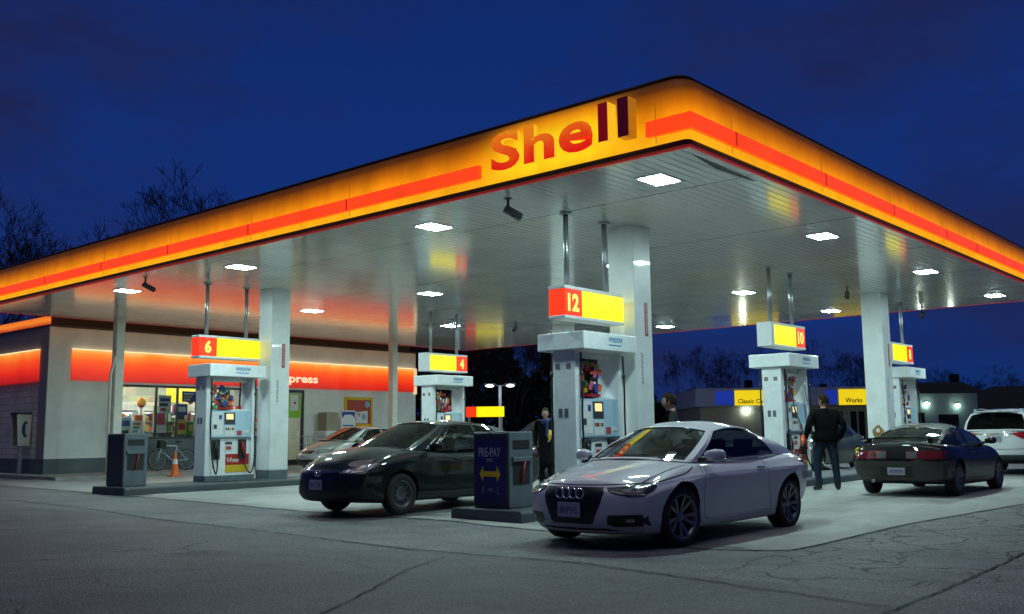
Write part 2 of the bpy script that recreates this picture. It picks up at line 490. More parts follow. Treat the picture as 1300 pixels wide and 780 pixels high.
def m_fascia():
    """translucent panels lit by tubes behind them near the bottom edge, dimmer towards the top"""
    m, t, b = new_mat('lit_orange_fascia')
    pos = t.add('ShaderNodeNewGeometry').outputs['Position']
    sx = t.add('ShaderNodeSeparateXYZ', {0: pos})
    z = t.math('DIVIDE', t.math('SUBTRACT', sx.outputs[2], 4.98), .96, True)
    col = t.ramp(z, [(0, (1., .45, .012)), (.13, (1., .40, .008)), (.28, (1., .36, .004)), (.46, (.86, .245, .003)), (.64, (.43, .105, .002)), (.82, (.09, .021, .002)), (1., (.010, .005, .003))])
    # tubes behind the raised letters: brighter yellow in that stretch of the street side
    dy = t.math('SUBTRACT', sx.outputs[1], 8.5)
    g = t.math('POWER', 2.718, t.math('MULTIPLY', t.math('POWER', t.math('DIVIDE', t.math('ABSOLUTE', dy), 1.12), 4.), -1.))
    g = t.math('MULTIPLY', g, t.math('LESS_THAN', sx.outputs[0], CX0 + .4))
    colh = t.ramp(z, [(0, (1., .50, .01)), (.15, (1.0, .66, .01)), (.55, (1.0, .62, .008)), (.8, (.8, .26, .003)), (1., (.03, .01, .003))])
    col = t.mix(g, col, colh)
    n = t.noise(t.add('ShaderNodeVectorMath', {0: pos, 1: (1., 1., .45)}, operation='MULTIPLY').outputs[0], 2.6, 5, .6)
    f = t.math('ADD', t.math('MULTIPLY', n, .65), .66)
    # tubes are not equally bright along the run
    n2 = t.noise(t.add('ShaderNodeVectorMath', {0: pos, 1: (1., 1., 0.)}, operation='MULTIPLY').outputs[0], .45, 2)
    f = t.math('MULTIPLY', f, t.math('ADD', t.math('MULTIPLY', n2, .5), .75))
    b.inputs['Base Color'].default_value = (.10, .04, .004, 1)
    b.inputs['Roughness'].default_value = .5; b.inputs['Specular IOR Level'].default_value = .1
    t.l.new(col, b.inputs['Emission Color']); t.l.new(f, b.inputs['Emission Strength'])
    return m
sweep('fascia', [(-.05, 5.02), (0, 5.03), (0, 5.11), (0, 5.34), (0, 5.6), (-.02, 5.72), (-.06, 5.82), (-.12, 5.895), (-.2, 5.93)], loop(.38, 10), m_fascia(), True)
M['trim_dark'] = mat('dark_trim_metal', (.03, .022, .02), .45)
sweep('roof_edge', [(-.17, 5.925), (-.15, 5.95), (-.2, 5.985), (-.6, 5.985)], loop(.38, 10), M['trim_dark'])
sweep('drip_trim', [(-.3, 5.024), (-.035, 5.018), (-.03, 4.95), (.0, 4.925)], loop(.12, 5), M['trim_dark'])
M['red_trim'] = emit('red_edge_trim', (.30, .012, .010), .55, (.35, .015, .015))
sweep('red_edge', [(.002, 4.926), (.012, 4.922), (.012, 4.892), (-.03, 4.888), (-.03, 4.905)], loop(0), M['red_trim'])
def m_bar():
    m, t, b = new_mat('red_light_bar')
    pos = t.add('ShaderNodeNewGeometry').outputs['Position']
    n = t.noise(pos, 1.3, 3)
    b.inputs['Base Color'].default_value = (.4, .02, .005, 1)
    b.inputs['Roughness'].default_value = .3
    b.inputs['Emission Color'].default_value = (1., .058, .006, 1)
    t.l.new(t.math('ADD', t.math('MULTIPLY', n, .5), .78), b.inputs['Emission Strength'])
    return m
mbar = m_bar(); M['bar_end'] = emit('bar_joint', (.8, .035, .005), .62)
def bar(axis, a, c):
    bb = MB()
    if axis == 'y': bb.box(-.075, .03, a - CY0, c - CY0, 5.125, 5.335)
    else: bb.box(a - CX0, c - CX0, -.075, .002, 5.125, 5.335)
    return bb.build('light_bar', mbar, can, bevel=.012)
js = [9.86, 13.0, 15.94, 18.88, 21.82, 24.77, 27.7, 29.3]
for a, c in zip(js[:-1], js[1:]): bar('y', a + .022, c - .022)
bar('y', 6.256, 6.87)
jx = [10.625, 11.83, 14.77, 17.74, 20.68, 22.75, 24.84, 27.3, 30.5]
for a, c in zip(jx[:-1], jx[1:]): bar('x', a + (.022 if a > 11 else 0), c - .022)
for y_ in js[1:-1]: MB().box(-.076, .004, y_ - .021 - CY0, y_ + .021 - CY0, 5.13, 5.33).build('bar_clip', M['bar_end'], can)
for x_ in jx[1:-1]: MB().box(x_ - .021 - CX0, x_ + .021 - CX0, -.076, .004, 5.13, 5.33).build('bar_clip', M['bar_end'], can)
M['seam'] = emit('panel_seam', (.55, .15, .004), .55, (.08, .03, .01))
for y_ in js[1:-1] + [6.75]: MB().box(-.004, .004, y_ - .005 - CY0, y_ + .005 - CY0, 5.04, 5.6).build('panel_seam', M['seam'], can)
for x_ in jx[1:-1]: MB().box(x_ - .005 - CX0, x_ + .005 - CX0, -.004, .004, 5.04, 5.6).build('panel_seam', M['seam'], can)
# raised letters, first three lit, the last two unlit with a faint glow put into faces and sides
def m_letter():
    m, t, b = new_mat('lit_letter_face')
    pos = t.add('ShaderNodeNewGeometry').outputs['Position']
    sx = t.add('ShaderNodeSeparateXYZ', {0: pos})
    z = t.math('ADD', t.math('DIVIDE', t.math('SUBTRACT', sx.outputs[2], 5.15), .6), t.math('MULTIPLY', t.math('SUBTRACT', t.noise(pos, 2.5, 2), .5), .9), True)
    col = t.ramp(z, [(0, (.85, .012, .003)), (.3, (.85, .05, .004)), (.7, (.9, .17, .006)), (1, (.9, .26, .008))])
    b.inputs['Base Color'].default_value = (.5, .03, .01, 1)
    t.l.new(col, b.inputs['Emission Color']); b.inputs['Emission Strength'].default_value = .82
    return m
ml = m_letter()
M['ret_y'] = emit('letter_return', (1., .55, .02), .8)
M['ret_o'] = emit('letter_return_dim', (.55, .20, .01), .6)
M['let_dk'] = emit('dim_letter_face', (.26, .002, .004), .5, (.3, .01, .012))
M['let_dk2'] = emit('dim_letter_face_darker', (.055, .001, .006), .5, (.15, .004, .012))
XL = .006
for ch, ya, yb, z0, z1, fm, sm, dp in (('S', 9.63, 9.06, 5.16, 5.75, ml, M['ret_y'], .07), ('h', 8.98, 8.41, 5.17, 5.73, ml, M['ret_y'], .07),
                                   ('e', 8.33, 7.73, 5.16, 5.60, ml, M['ret_y'], .07), ('l', 7.545, 7.385, 5.17, 5.71, M['let_dk'], M['ret_y'], .2),
                                   ('l', 7.225, 7.05, 5.17, 5.71, M['let_dk2'], M['ret_o'], .2)):
    text('letter', ch, FACE_X, L((CX0 + XL, ya, z0)), ya - yb, z1 - z0, [fm, sm], can, dp, .03, 1)
# columns
def column(x, y, w, name='column', m=None, z1=HS):
    g0 = gz(x, y) + (.15 if w > .3 else .08)
    b = MB(); b.box(x - w / 2 - CX0, x + w / 2 - CX0, y - w / 2 - CY0, y + w / 2 - CY0, g0 + (.22 if w > .3 else 0), z1 + .01)
    c = b.build(name, m or M['white_metal'], can, bevel=.012)
    if w > .3:
        b = MB(); b.box(x - w / 2 - .004 - CX0, x + w / 2 + .004 - CX0, y - w / 2 - .004 - CY0, y + w / 2 + .004 - CY0, g0, g0 + .219)
        b.build('column_base', M['grey_base'], c, bevel=.01)
    return c
M['redprint'] = mat('red_sticker', (.45, .05, .05), .5)
for (x, y) in ((14.43, 9.75), (26.05, 9.75), (14.37, 20.3), (26.0, 20.3)):
    c = column(x, y, .54)
    # warning stickers: a narrow red-lettered strip and vertical lettering
    for z0_, txt, xx in ((2.98, 'NO SMOKING', .08), (2.1, 'STOP ENGINE', -.10)):
        Mv = Matrix(((0, 1, 0), (0, 0, -1), (-1, 0, 0)))
        if txt == 'NO SMOKING':
            bb = MB(); bb.box(x + xx - .04 - CX0, x + xx + .05 - CX0, y - .277 - CY0, y - .2705 - CY0, z0_ - .03, z0_ + .56)
            bb.build('sticker', M['redprint'], c)
            text('lettering', txt, Mv, (x + xx - .02 - CX0, y - .279 - CY0, z0_ + .53), .5, .05, M['paper'], c)
        else:
            text('lettering', txt, Mv, (x + xx - CX0, y - .2745 - CY0, z0_ + .55), .55, .05, M['dark_grey'], c)
tan = mat('tan_print', (.36, .19, .05), .6, var=.9, vs=14)
cc2 = [o for o in can.children if o.name.startswith('column')][1]
b = MB(); n = 14; cz = 1.20
pts = [(.15 * (1 + .12 * math.sin(5 * a)) * math.cos(a),   .20 * (1 + .1 * math.sin(4 * a + 1)) * math.sin(a)) for a in [2 * PI * i / n for i in range(n)]]
b.put([(26.05 - .2735 - CX0, 9.75 + p[0] - CY0, cz + p[1]) for p in pts], [tuple(range(n))]); st = b.build('poster_print', tan, cc2)
b = MB(); pts = [(.05 * math.cos(2 * PI * i / 10), .06 * math.sin(2 * PI * i / 10) + .07) for i in range(10)]
b.put([(26.05 - .2755 - CX0, 9.75 + p[0] - CY0, cz + p[1]) for p in pts], [tuple(range(10))]); b.build('poster_centre', M['paper'], cc2)
b = MB(); b.put([L(p) for p in ((11.0, 6.42, HS - .003), (12.9, 6.46, HS - .003), (12.9, 6.50, HS - .003), (11.9, 6.56, HS - .003))], [(0, 1, 2, 3)]); b.build('open_joint', M['black'], can)
M['post'] = mat('cream_post', (.78, .76, .66), .5, var=.15)
p1 = column(14.5, 28.42, .26, 'post', M['post']); p2 = column(25.7, 28.5, .26, 'post', M['post'])
bb = MB(); bb.tube([(14.26 - CX0, 28.36 - CY0, GS), (14.26 - CX0, 28.36 - CY0, 3.2), (14.33 - CX0, 28.3 - CY0, 3.6), (14.34 - CX0, 28.28 - CY0, 3.75)], .045, 8)
bb.build('conduit', M['post'], p1)
# ------------------------------------------------------------------ soffit lamps, cameras
def make_lamp():
    t = thing('ceiling_light', '', 'ceiling light', (0, 0, HS))
    b = MB(); b.box(-.30, .30, -.24, .24, -.012, .004); b.build('housing', M['white_metal'], t, bevel=.01)
    b = MB(); vs = []; 
    for (z, s) in ((-.0125, 1.), (-.016, .97), (-.018, .6)):
        vs += [(-.25 * s, -.19 * s, z), (.25 * s, -.19 * s, z), (.25 * s, .19 * s, z), (-.25 * s, .19 * s, z)]
    fs = [(8, 11, 10, 9)] + [(k * 4 + i, k * 4 + 4 + i, k * 4 + 4 + (i + 1) % 4, k * 4 + (i + 1) % 4) for k in range(2) for i in range(4)]
    b.put(vs, fs); b.build('lens', M['lamp'], t)
    return t
lampo = make_lamp(); LX = [11.85, 17.5, 23.2, 28.75]; LY = [7.45, 12.1, 18.0, 22.9]
colw = ['nearest the left fascia', 'second from the left fascia', 'third from the left fascia', 'farthest from the left fascia']
roww = ['row nearest the street', 'second row from street', 'third row from street', 'row nearest the shop']
for i, x in enumerate(LX):
    for j, y in enumerate(LY):
        lab = 'white canopy lamp, %s, %s' % (roww[j], colw[i])
        if i == 0 and j == 0: lab = 'big bright white lamp right under the corner of the lit canopy'
        o = lampo if (i, j) == (0, 0) else dup(lampo, (x, y, HS))
        o.location = (x, y, HS); o['label'] = lab; o['group'] = 'lamps set in the canopy ceiling'
M['cam'] = mat('camera_housing', (.05, .05, .05), .45)
def make_cam(x, y, rz, label):
    t = thing('security_camera', label, 'camera', (x, y, HS), rz, 'cameras hung under the canopy')
    b = MB(); b.box(-.05, .05, -.05, .05, -.012, .002); b.box(-.018, .018, -.018, .018, -.17, -.012); b.build('bracket', M['cam'], t)
    b = MB(); b.M = Matrix.Translation((.06, 0, -.22)) @ Matrix.Rotation(R(28), 4, 'Y')
    b.box(-.13, .17, -.055, .055, -.055, .055); b.build('body', M['cam'], t, bevel=.012)
    b = MB(); b.M = Matrix.Translation((.06, 0, -.22)) @ Matrix.Rotation(R(28), 4, 'Y')
    b.lathe([(0, .18), (.035, .178), (.035, .17)], 12, axis='x'); b.build('lens', M['blk_gloss'], t)
    return t
make_cam(11.2, 9.79, R(-35), 'dark security camera under the canopy below the big red letters')
make_cam(11.12, 20.67, R(-35), 'dark camera under the canopy edge beside the leftmost lamp')
make_cam(23.99, 20.68, R(200), 'dark camera in the middle of the ceiling left of the nearest column')
make_cam(24.17, 9.72, R(200), 'dark camera on the ceiling left of the right column')
make_cam(30.05, 9.84, R(200), 'grey camera at the far right ceiling edge against the sky')

# ------------------------------------------------------------------ islands
def island(y, x0, x1, label):
    b = MB(); vs = []; fs = []; n = int((x1 - x0) / .6)
    sec = [(-.70, -.1), (-.70, .13), (-.67, .165), (.67, .165), (.70, .13), (.70, -.1)]
    for i in range(n + 1):
        x = x0 + (x1 - x0) * i / n
        for (dy, dz) in sec: vs.append((x, y + dy, gz(x, y) + dz))
    k = len(sec)
    for i in range(n):
        for j in range(k - 1): fs.append((i * k + j, i * k + k + j, i * k + k + j + 1, i * k + j + 1))
    fs.append(tuple(range(k))); fs.append(tuple(n * k + j for j in range(k)))
    b.put(vs, fs)
    return tag(b.build('pump_island', mat('island_kerb_paint', (.06, .075, .085), .6, var=.3, vs=2), bevel=.01), label, 'kerb', 'raised pump islands')
YA, YB = 9.78, 20.3
island(YA + .1, 10.72, 29.6, 'raised grey kerb island under the pre-pay box and pump 12')
island(YB, 10.25, 22.6, 'raised grey kerb island under pump 6, nearer the shop')
IH = .166

# ------------------------------------------------------------------ fuel pumps
M['cap_txt'] = mat('blue_lettering', (.02, .22, .45), .5)
scraps = [M['red_paint'], M['blue_paint'], M['yellow_paint'], M['paper'], M['green_p'], M['pink_p'], M['black'], M['orange_pl']]
def make_pump(loc, label, mirror=1):
    t = thing('fuel_pump', label, 'fuel pump', loc, 0, 'fuel pumps under the canopy')
    b = MB(); b.box(-.66, .66, -.235, .235, 0, .13); b.build('plinth', M['grey_base'], t, bevel=.008)
    for s in (-1, 1):
        x0, x1 = (-.66, -.52) if s < 0 else (.56, .66)
        b = MB(); b.box(x0, x1, -.225, .225, .131, 2.40); p = b.build('pillar', M['pump_white'], t, bevel=.012)
        e = x0 - .004 if s < 0 else x1 + .004
        for yy in (-.075, .045): MB().box(min(e, x0 + .01) if s < 0 else x1 - .01, x0 + .01 if s < 0 else e, yy, yy + .075, 1.32, 1.46).build('sticker', M['grey_base'], p)
        for yy in (-.14, .08): MB().box(min(e, x0 + .01) if s < 0 else x1 - .01, x0 + .01 if s < 0 else e, yy, yy + .09, 2.10, 2.19).build('sticker', mat('faded_sticker', (.25, .16, .18), .5), p)
    b = MB(); b.box(-.518, .558, -.19, .19, .131, .98); b.build('cabinet', M['pump_white'], t, bevel=.008)
    b = MB(); vs = []
    for sy in (-1, 1):
        vs = [(-.517, sy * .215, .985), (.557, sy * .215, .985), (.557, sy * .19, 1.62), (-.517, sy * .19, 1.62), (-.517, 0, .985), (.557, 0, .985), (.557, 0, 1.62), (-.517, 0, 1.62)]
        b.put(vs, [(0, 1, 2, 3), (4, 7, 6, 5), (0, 4, 5, 1), (3, 2, 6, 7), (0, 3, 7, 4), (1, 5, 6, 2)])
    con = b.build('console', M['paleblue'], t)
    for sy in (-1, 1):
        def q(x0, x1, z0, z1, m, nm, par, off=.005):
            bb = MB()
            ya = -sy * 0 + sy * (.215 - .025 * (z0 - .985) / .635 + off); yb_ = sy * (.215 - .025 * (z1 - .985) / .635 + off)
            a = sy * .17
            if sy < 0: vs = [(x0, ya, z0), (x1, ya, z0), (x1, yb_, z1), (x0, yb_, z1), (x0, a, z0), (x1, a, z0), (x1, a, z1), (x0, a, z1)]
            else: vs = [(-x0, ya, z0), (-x1, ya, z0), (-x1, yb_, z1), (-x0, yb_, z1), (-x0, a, z0), (-x1, a, z0), (-x1, a, z1), (-x0, a, z1)]
            bb.put(vs, [(0, 1, 2, 3), (0, 4, 5, 1), (3, 2, 6, 7), (0, 3, 7, 4), (1, 5, 6, 2)])
            return bb.build(nm, m, par)
        d = q(-.16, .13, 1.30, 1.58, M['dark_grey'], 'display', con)
        q(-.11, .08, 1.42, 1.55, M['screen'], 'screen', d, .012)
        k_ = q(-.14, .11, 1.03, 1.27, M['paper'], 'keypad', con)
        for i in range(4):
            q(-.13 + .06 * i, -.09 + .06 * i, 1.17, 1.23, [M['red_paint'], M['dark_grey'], M['yellow_paint'], M['dark_grey']][i], 'button', k_, .011)
        q(-.47, -.20, 1.06, 1.58, M['paper'], 'panel', con)
        q(-.44, -.36, 1.2, 1.3, M['dark_grey'], 'card_slot', con, .012)
        q(-.30, -.23, 1.42, 1.52, M['blue_paint'], 'sticker', con, .012)
        q(.18, .30, 1.05, 1.16, M['redprint'], 'sticker', con, .011)
        q(.36, .5, 1.10, 1.18, M['paper'], 'sticker', con, .011)
        q(-.50, .54, .99, 1.012, M['grey_base'], 'trim', con, .02)
    # front faces of the cabinet (both sides of the pump)
    for sy in (-1, 1):
        def fb(x0, x1, z0, z1, m, nm, d=.01, par=t):
            bb = MB(); X0, X1 = (x0, x1) if sy < 0 else (-x1, -x0)
            bb.box(X0, X1, *((-.19 - d, -.18) if sy < 0 else (.18, .19 + d)), z0, z1)
            return bb.build(nm, m, par, bevel=.003)
        brand = fb(-.10, .53, .37, .62, M['red_paint'], 'brand_panel')
        fb(-.10, .53, .20, .366, M['yellow_paint'], 'price_strip')
        if sy < 0:
            text('lettering', 'V-Power', FACE_Y, (-.075, -.2025, .43), .34, .11, M['paper'], brand, 0, .03)
        else:
            text('lettering', 'V-Power', Matrix(((-1, 0, 0), (0, 0, 1), (0, 1, 0))), (.02 - .02, .2025, .43), .42, .11, M['paper'], brand, 0, .03)
        fb(-.14, .08, .68, .92, M['paper'], 'notice')
        fb(-.10, .04, .72, .8, M['redprint'], 'notice_print', .014)
        fb(-.12, .06, .84, .9, M['dark_grey'], 'notice_print', .014)
        # nozzles in their boots
        for kx in (-.37, .33):
            hx = kx if sy < 0 else -kx
            bb = MB(); bb.box(hx - .1, hx + .1, *((-.235, -.18) if sy < 0 else (.18, .235)), .50, .96)
            h = bb.build('nozzle_boot', M['black'], t, bevel=.01)
            yy = sy * .265
            bb = MB(); bb.tube([(hx - .03, sy * .24, .9), (hx - .03, yy, .86), (hx, yy + sy * .02, .74), (hx + .02, yy, .60)], [.022, .03, .028, .02], 8)
            bb.tube([(hx - .05, yy, .84), (hx - .06, yy + sy * .05, .72), (hx, yy + sy * .04, .62)], .009, 6)
            bb.build('nozzle', [M['dark_grey'], M['yellow_paint'], M['red_paint']][0 if kx < 0 else 2], h)
            ex = -.56 if kx < 0 else .62
            ex = ex if sy < 0 else -ex
            pts = [(ex, sy * .27, 2.36), (ex, sy * .29, 1.8), (ex + .02 * sy, sy * .30, 1.2), (ex + (hx - ex) * .1, sy * .33, .55), (ex + (hx - ex) * .45, sy * .37, .20), (ex + (hx - ex) * .8, sy * .34, .25), (hx + .02, yy, .45), (hx + .02, yy, .60)]
            P2 = []
            for i in range(len(pts) - 1):
                p0, p1, p2, p3 = [Vector(pts[max(0, min(len(pts) - 1, i + k))]) for k in (-1, 0, 1, 2)]
                for s_ in range(5):
                    u = s_ / 5
                    P2.append(.5 * ((2 * p1) + (p2 - p0) * u + (2 * p0 - 5 * p1 + 4 * p2 - p3) * u * u + (3 * p1 - p0 - 3 * p2 + p3) * u ** 3))
            P2.append(Vector(pts[-1]))
            bb = MB(); bb.tube(P2, .017, 7); bb.build('hose', M['black'], t)
            bb = MB(); bb.ball((ex, sy * .28, 2.02), (.035, .035, .05), 8); bb.build('hose_coupling', M['dark_grey'], t)
        # seal stickers by the boots
        fb(-.45, -.40, .30, .40, M['yellow_paint'], 'sticker')
    # topper: crate of bottles and scrapers hung between the pillars
    r = random.Random(int(loc[0] * 10))
    bb = MB()
    for sy in (-1, 1):
        for i in range(46):
            x = r.uniform(-.46, .10); z = r.uniform(1.68, 2.2); w, h = r.uniform(.03, .09), r.uniform(.04, .14)
            bb.M = Matrix.Translation((x, sy * r.uniform(.09, .2), z)) @ Matrix.Rotation(r.uniform(-.4, .4), 4, 'Y')
            bb.box(-w / 2, w / 2, -.012, .012, -h / 2, h / 2, r.choice([0, 1, 1, 3, 6, 6, 2, 0, 4, 7, 5]))
    bb.M = None
    bb.box(-.30, .06, -.20, .20, 1.66, 1.70, 0)
    bb.build('hanging_rack', scraps, t)
    MB().box(-.515, .555, -.05, .05, 1.62, 1.66).build('cross_beam', M['pump_white'], t); MB().box(-.515, .555, -.03, .03, 2.3, 2.4).build('cross_beam', M['pump_white'], t)
    # cap
    bb = MB(); bb.box(-.73, .77, -.47, .49, 2.401, 2.69); cap = bb.build('cap', M['pump_white'], t, bevel=.015)
    text('lettering', 'WINDOW', FACE_Y, (-.06, -.4735, 2.54), .40, .085, M['cap_txt'], cap, 0, .03)
    bb = MB(); bb.box(-.06, .30, -.4725, -.47, 2.485, 2.505); bb.build('lettering', M['cap_txt'], cap)
    return t
PX = [13.18, 20.52, 27.65]
pumps = {}
pumps['12'] = make_pump((PX[0], YA, gz(PX[0], YA) + IH), 'white fuel pump under the hanging sign numbered 12')
pumps['a2'] = make_pump((PX[1], YA, gz(PX[1], YA) + IH), 'white fuel pump beside the man in the black jacket')
pumps['a3'] = make_pump((PX[2], YA, gz(PX[2], YA) + IH), 'white fuel pump right of the right-hand column behind the dark coupe')
pumps['6'] = make_pump((PX[0] - .13, YB, gz(PX[0], YB) + IH), 'white fuel pump under the hanging sign numbered 6 near the bicycle')
pumps['4'] = make_pump((PX[1] - .25, YB, gz(PX[1], YB) + IH), 'white fuel pump under the hanging sign numbered 4 behind the dark sedan')
# the hose in use, from the middle pump to the dark coupe
bb = MB(); gx = gz(20, 8)
P_ = [(20.52 + .3, YA - .3, gx + 2.3), (20.52 + .2, YA - .5, gx + 1.3), (20.3, 8.9, gx + .5), (19.9, 8.2, gx + .38), (19.2, 7.6, gx + .62), (18.62, 7.46, gx + .80)]
P_ = [Vector(p) - Vector((PX[1], YA, gz(PX[1], YA) + IH)) for p in P_]
P2 = []
for i in range(len(P_) - 1):
    a = [P_[max(0, min(len(P_) - 1, i + k))] for k in (-1, 0, 1, 2)]
    for s_ in range(6):
        u = s_ / 6; P2.append(.5 * ((2 * a[1]) + (a[2] - a[0]) * u + (2 * a[0] - 5 * a[1] + 4 * a[2] - a[3]) * u * u + (3 * a[1] - a[0] - 3 * a[2] + a[3]) * u ** 3))
P2.append(P_[-1])
bb.tube(P2, .017, 7); bb.build('hose', M['steel'], pumps['a2'])
nz = thing('fuel_nozzle', 'yellow fuel nozzle stuck in the side of the dark coupe', 'fuel nozzle', (18.6, 7.44, gx + .82))
bb = MB(); bb.tube([(0.0, .04, -.03), (-.02, -.02, .0), (-.05, -.10, .02)], [.035, .045, .02], 8); bb.build('body', M['yellow_paint'], nz)
bb = MB(); bb.tube([(.05, .05, -.1), (-.02, .06, -.09), (-.05, 0, -.05)], .012, 6); bb.build('trigger', M['yellow_paint'], nz)

# ------------------------------------------------------------------ hanging number signs
def sign(cx, y, num, red_left, label):
    t = thing('number_sign', label, 'sign', (cx, y, HS), 0, 'lit pump number signs hung from the canopy')
    hw, hd, z0, z1 = .83, .17, 3.16 - HS, 3.59 - HS
    b = MB(); b.box(-hw, hw, -hd, hd, z1 + .001, z1 + .055); b.box(-hw, hw, -hd, hd, z0 - .05, z0 - .001); b.build('frame', M['white_metal'], t, bevel=.006)
    s = -1 if red_left else 1
    sp = s * (hw - .47)
    b = MB(); b.box(min(sp, s * (hw - .004)), max(sp, s * (hw - .004)), -hd + .006, hd - .006, z0, z1); b.build('red_panel', M['r_emit'], t, bevel=.006)
    far = -s * (hw - .004)
    if red_left:
        b = MB(); b.box(min(sp, far) + .002, max(sp, far), -hd + .006, hd - .006, z0, z1); b.build('yellow_panel', M['y_emit'], t, bevel=.006)
    else:
        b = MB(); b.box(far + .09, sp - .002, -hd + .006, hd - .006, z0, z1); b.build('yellow_panel', M['y_emit'], t, bevel=.006)
        b = MB(); b.box(far - .05, far + .088, -hd - .004, hd + .004, z0 - .05, z1 + .055); b.build('end_cap', M['white_metal'], t, bevel=.006)
    if num:
        w = .30 if len(num) > 1 else .17
        cxn = s * (hw - .235)
        text('number', num, FACE_Y, (cxn - w / 2, -hd + .003, z0 + .07), w, z1 - z0 - .14, emit('number_light', (1., .72, .12), 1.15), t, 0, .045)
    for px in (-.55, .53):
        b = MB(); b.tube([(px, 0, z1 + .05), (px, 0, 0)], .045, 12); p = b.build('pole', M['steel'], t)
        b = MB(); b.lathe([(.0, -.03), (.10, -.03), (.10, .0)], 16, c=(px, 0, -.002)); b.build('flange', M['steel'], p)
    return t
sign(13.15, 9.75, '12', True, 'lit red and yellow hanging sign numbered 12')
sign(20.53, 9.8, '10', False, 'lit yellow hanging sign with red end above the pump by the man')
sign(27.45, 9.75, '8', False, 'lit yellow hanging sign with red end right of the right-hand column')
sign(13.12, 20.45, '6', True, 'lit red and yellow hanging sign numbered 6')
sign(20.5, 20.5, '4', False, 'lit yellow hanging sign with red end numbered 4')

# ------------------------------------------------------------------ pre-pay boxes
def prepay(x, y, label, withtext):
    t = thing('service_bin', label, 'bin', (x, y, gz(x, y) + IH), 0, 'service bins on the island ends')
    b = MB(); b.box(-.27, .27, -.36, .36, 0, .99)
    body = b.build('body', M['grey_base'] if withtext else M['grey_base'], t, bevel=.015)
    M['navy'] = mat('navy_panel', (.018, .012, .12), .4)
    b = MB(); b.box(-.285, -.268, -.345, .345, .03, .97); pn = b.build('front_panel', M['dark_grey'], t, bevel=.006)
    if withtext:
        b = MB(); b.box(-.292, -.284, -.28, .30, .07, .90); face = b.build('sign_face', M['navy'], pn)
        lw = mat('white_lettering', (.42, .42, .48), .5); ly = mat('yellow_lettering', (.75, .48, .01), .5)
        text('lettering', 'PRE-PAY', FACE_X, (-.2945, .23, .665), .44, .12, lw, face, 0, .02)
        text('lettering', 'ONLY', FACE_X, (-.2945, .085, .60), .15, .04, lw, face, 0, .02)
        b = MB()
        pts = [(.215, .44), (.14, .545), (.14, .475), (-.13, .475), (-.13, .545), (-.205, .44), (-.13, .335), (-.13, .405), (.14, .405), (.14, .335)]
        b.put([(-.2945, a, z) for a, z in pts], [tuple(range(10))]); b.build('arrow', ly, face)
        b = MB()
        lg = mat('grey_symbol', (.14, .14, .18), .5)
        MB().put([(-.2945, .17, .19), (-.2945, .13, .19), (-.2945, .13, .26), (-.2945, .10, .275), (-.2945, .11, .285), (-.2945, .17, .27)], [(0, 1, 2, 3, 4, 5)]).build('symbol', lg, face)
        MB().box(-.2955, -.2935, -.045, .05, .215, .255).build('symbol', lg, face)
        MB().put([(-.2945, -.12, .18), (-.2945, -.18, .18), (-.2945, -.16, .20), (-.2945, -.155, .28), (-.2945, -.13, .28), (-.2945, -.14, .20)], [(0, 1, 2, 3, 4, 5)]).build('symbol', lg, face)
    # side opening for the squeegees, and a bin mouth above it
    for sy in (-1,):
        b = MB(); b.box(-.19, .19, -.366, -.35, .30, .60); b.build('opening', M['black'], t, bevel=.004)
        b = MB(); b.box(-.19, .19, -.366, -.35, .76, .88); b.build('opening', M['black'], t, bevel=.004)
        b = MB(); b.box(-.22, .22, -.40, -.35, .60, .66); b.build('tray', M['grey_base'], t, bevel=.01)
        b = MB(); b.tube([(-.02, -.38, .31), (.06, -.385, .60)], .014, 6); b.build('squeegee', M['red_paint'], t)
    t.scale = (1, 1, 1.13)
    return t
prepay(11.22, 9.96, 'grey island-end box with navy PRE-PAY panel and yellow two-way arrow', True)
prepay(10.72, 20.42, 'dark grey island-end box left of pump 6, no lettering', False)

# ------------------------------------------------------------------ cars
def paint(name, col, rough=.3, metal=0., coat=1.):
    if name in MATS: return MATS[name]
    m, t, b = new_mat(name)
    pos = t.add('ShaderNodeTexCoord').outputs['Object']
    sx = t.add('ShaderNodeSeparateXYZ', {0: pos})
    n = t.noise(pos, 3., 5, .65)
    dirt = t.math('MULTIPLY', t.math('SUBTRACT', .52, sx.outputs[2]), 2.2, True)      # road film low on the body
    dirt = t.math('MULTIPLY', dirt, t.math('ADD', n, .15), True)
    c = t.mix(t.math('MULTIPLY', dirt, .55), (*col, 1), (.06, .055, .05, 1))
    t.l.new(c, b.inputs['Base Color'])
    t.l.new(t.math('ADD', t.math('MULTIPLY', dirt, .4), rough + .2, True), b.inputs['Roughness'])
    b.inputs['Specular IOR Level'].default_value = .12; b.inputs['Coat IOR'].default_value = 1.55
    b.inputs['Metallic'].default_value = metal
    t.l.new(t.math('MULTIPLY', t.math('SUBTRACT', 1., dirt), coat), b.inputs['Coat Weight'])
    t.l.new(t.math('ADD', t.math('MULTIPLY', n, .03), .005), b.inputs['Coat Roughness'])
    return m
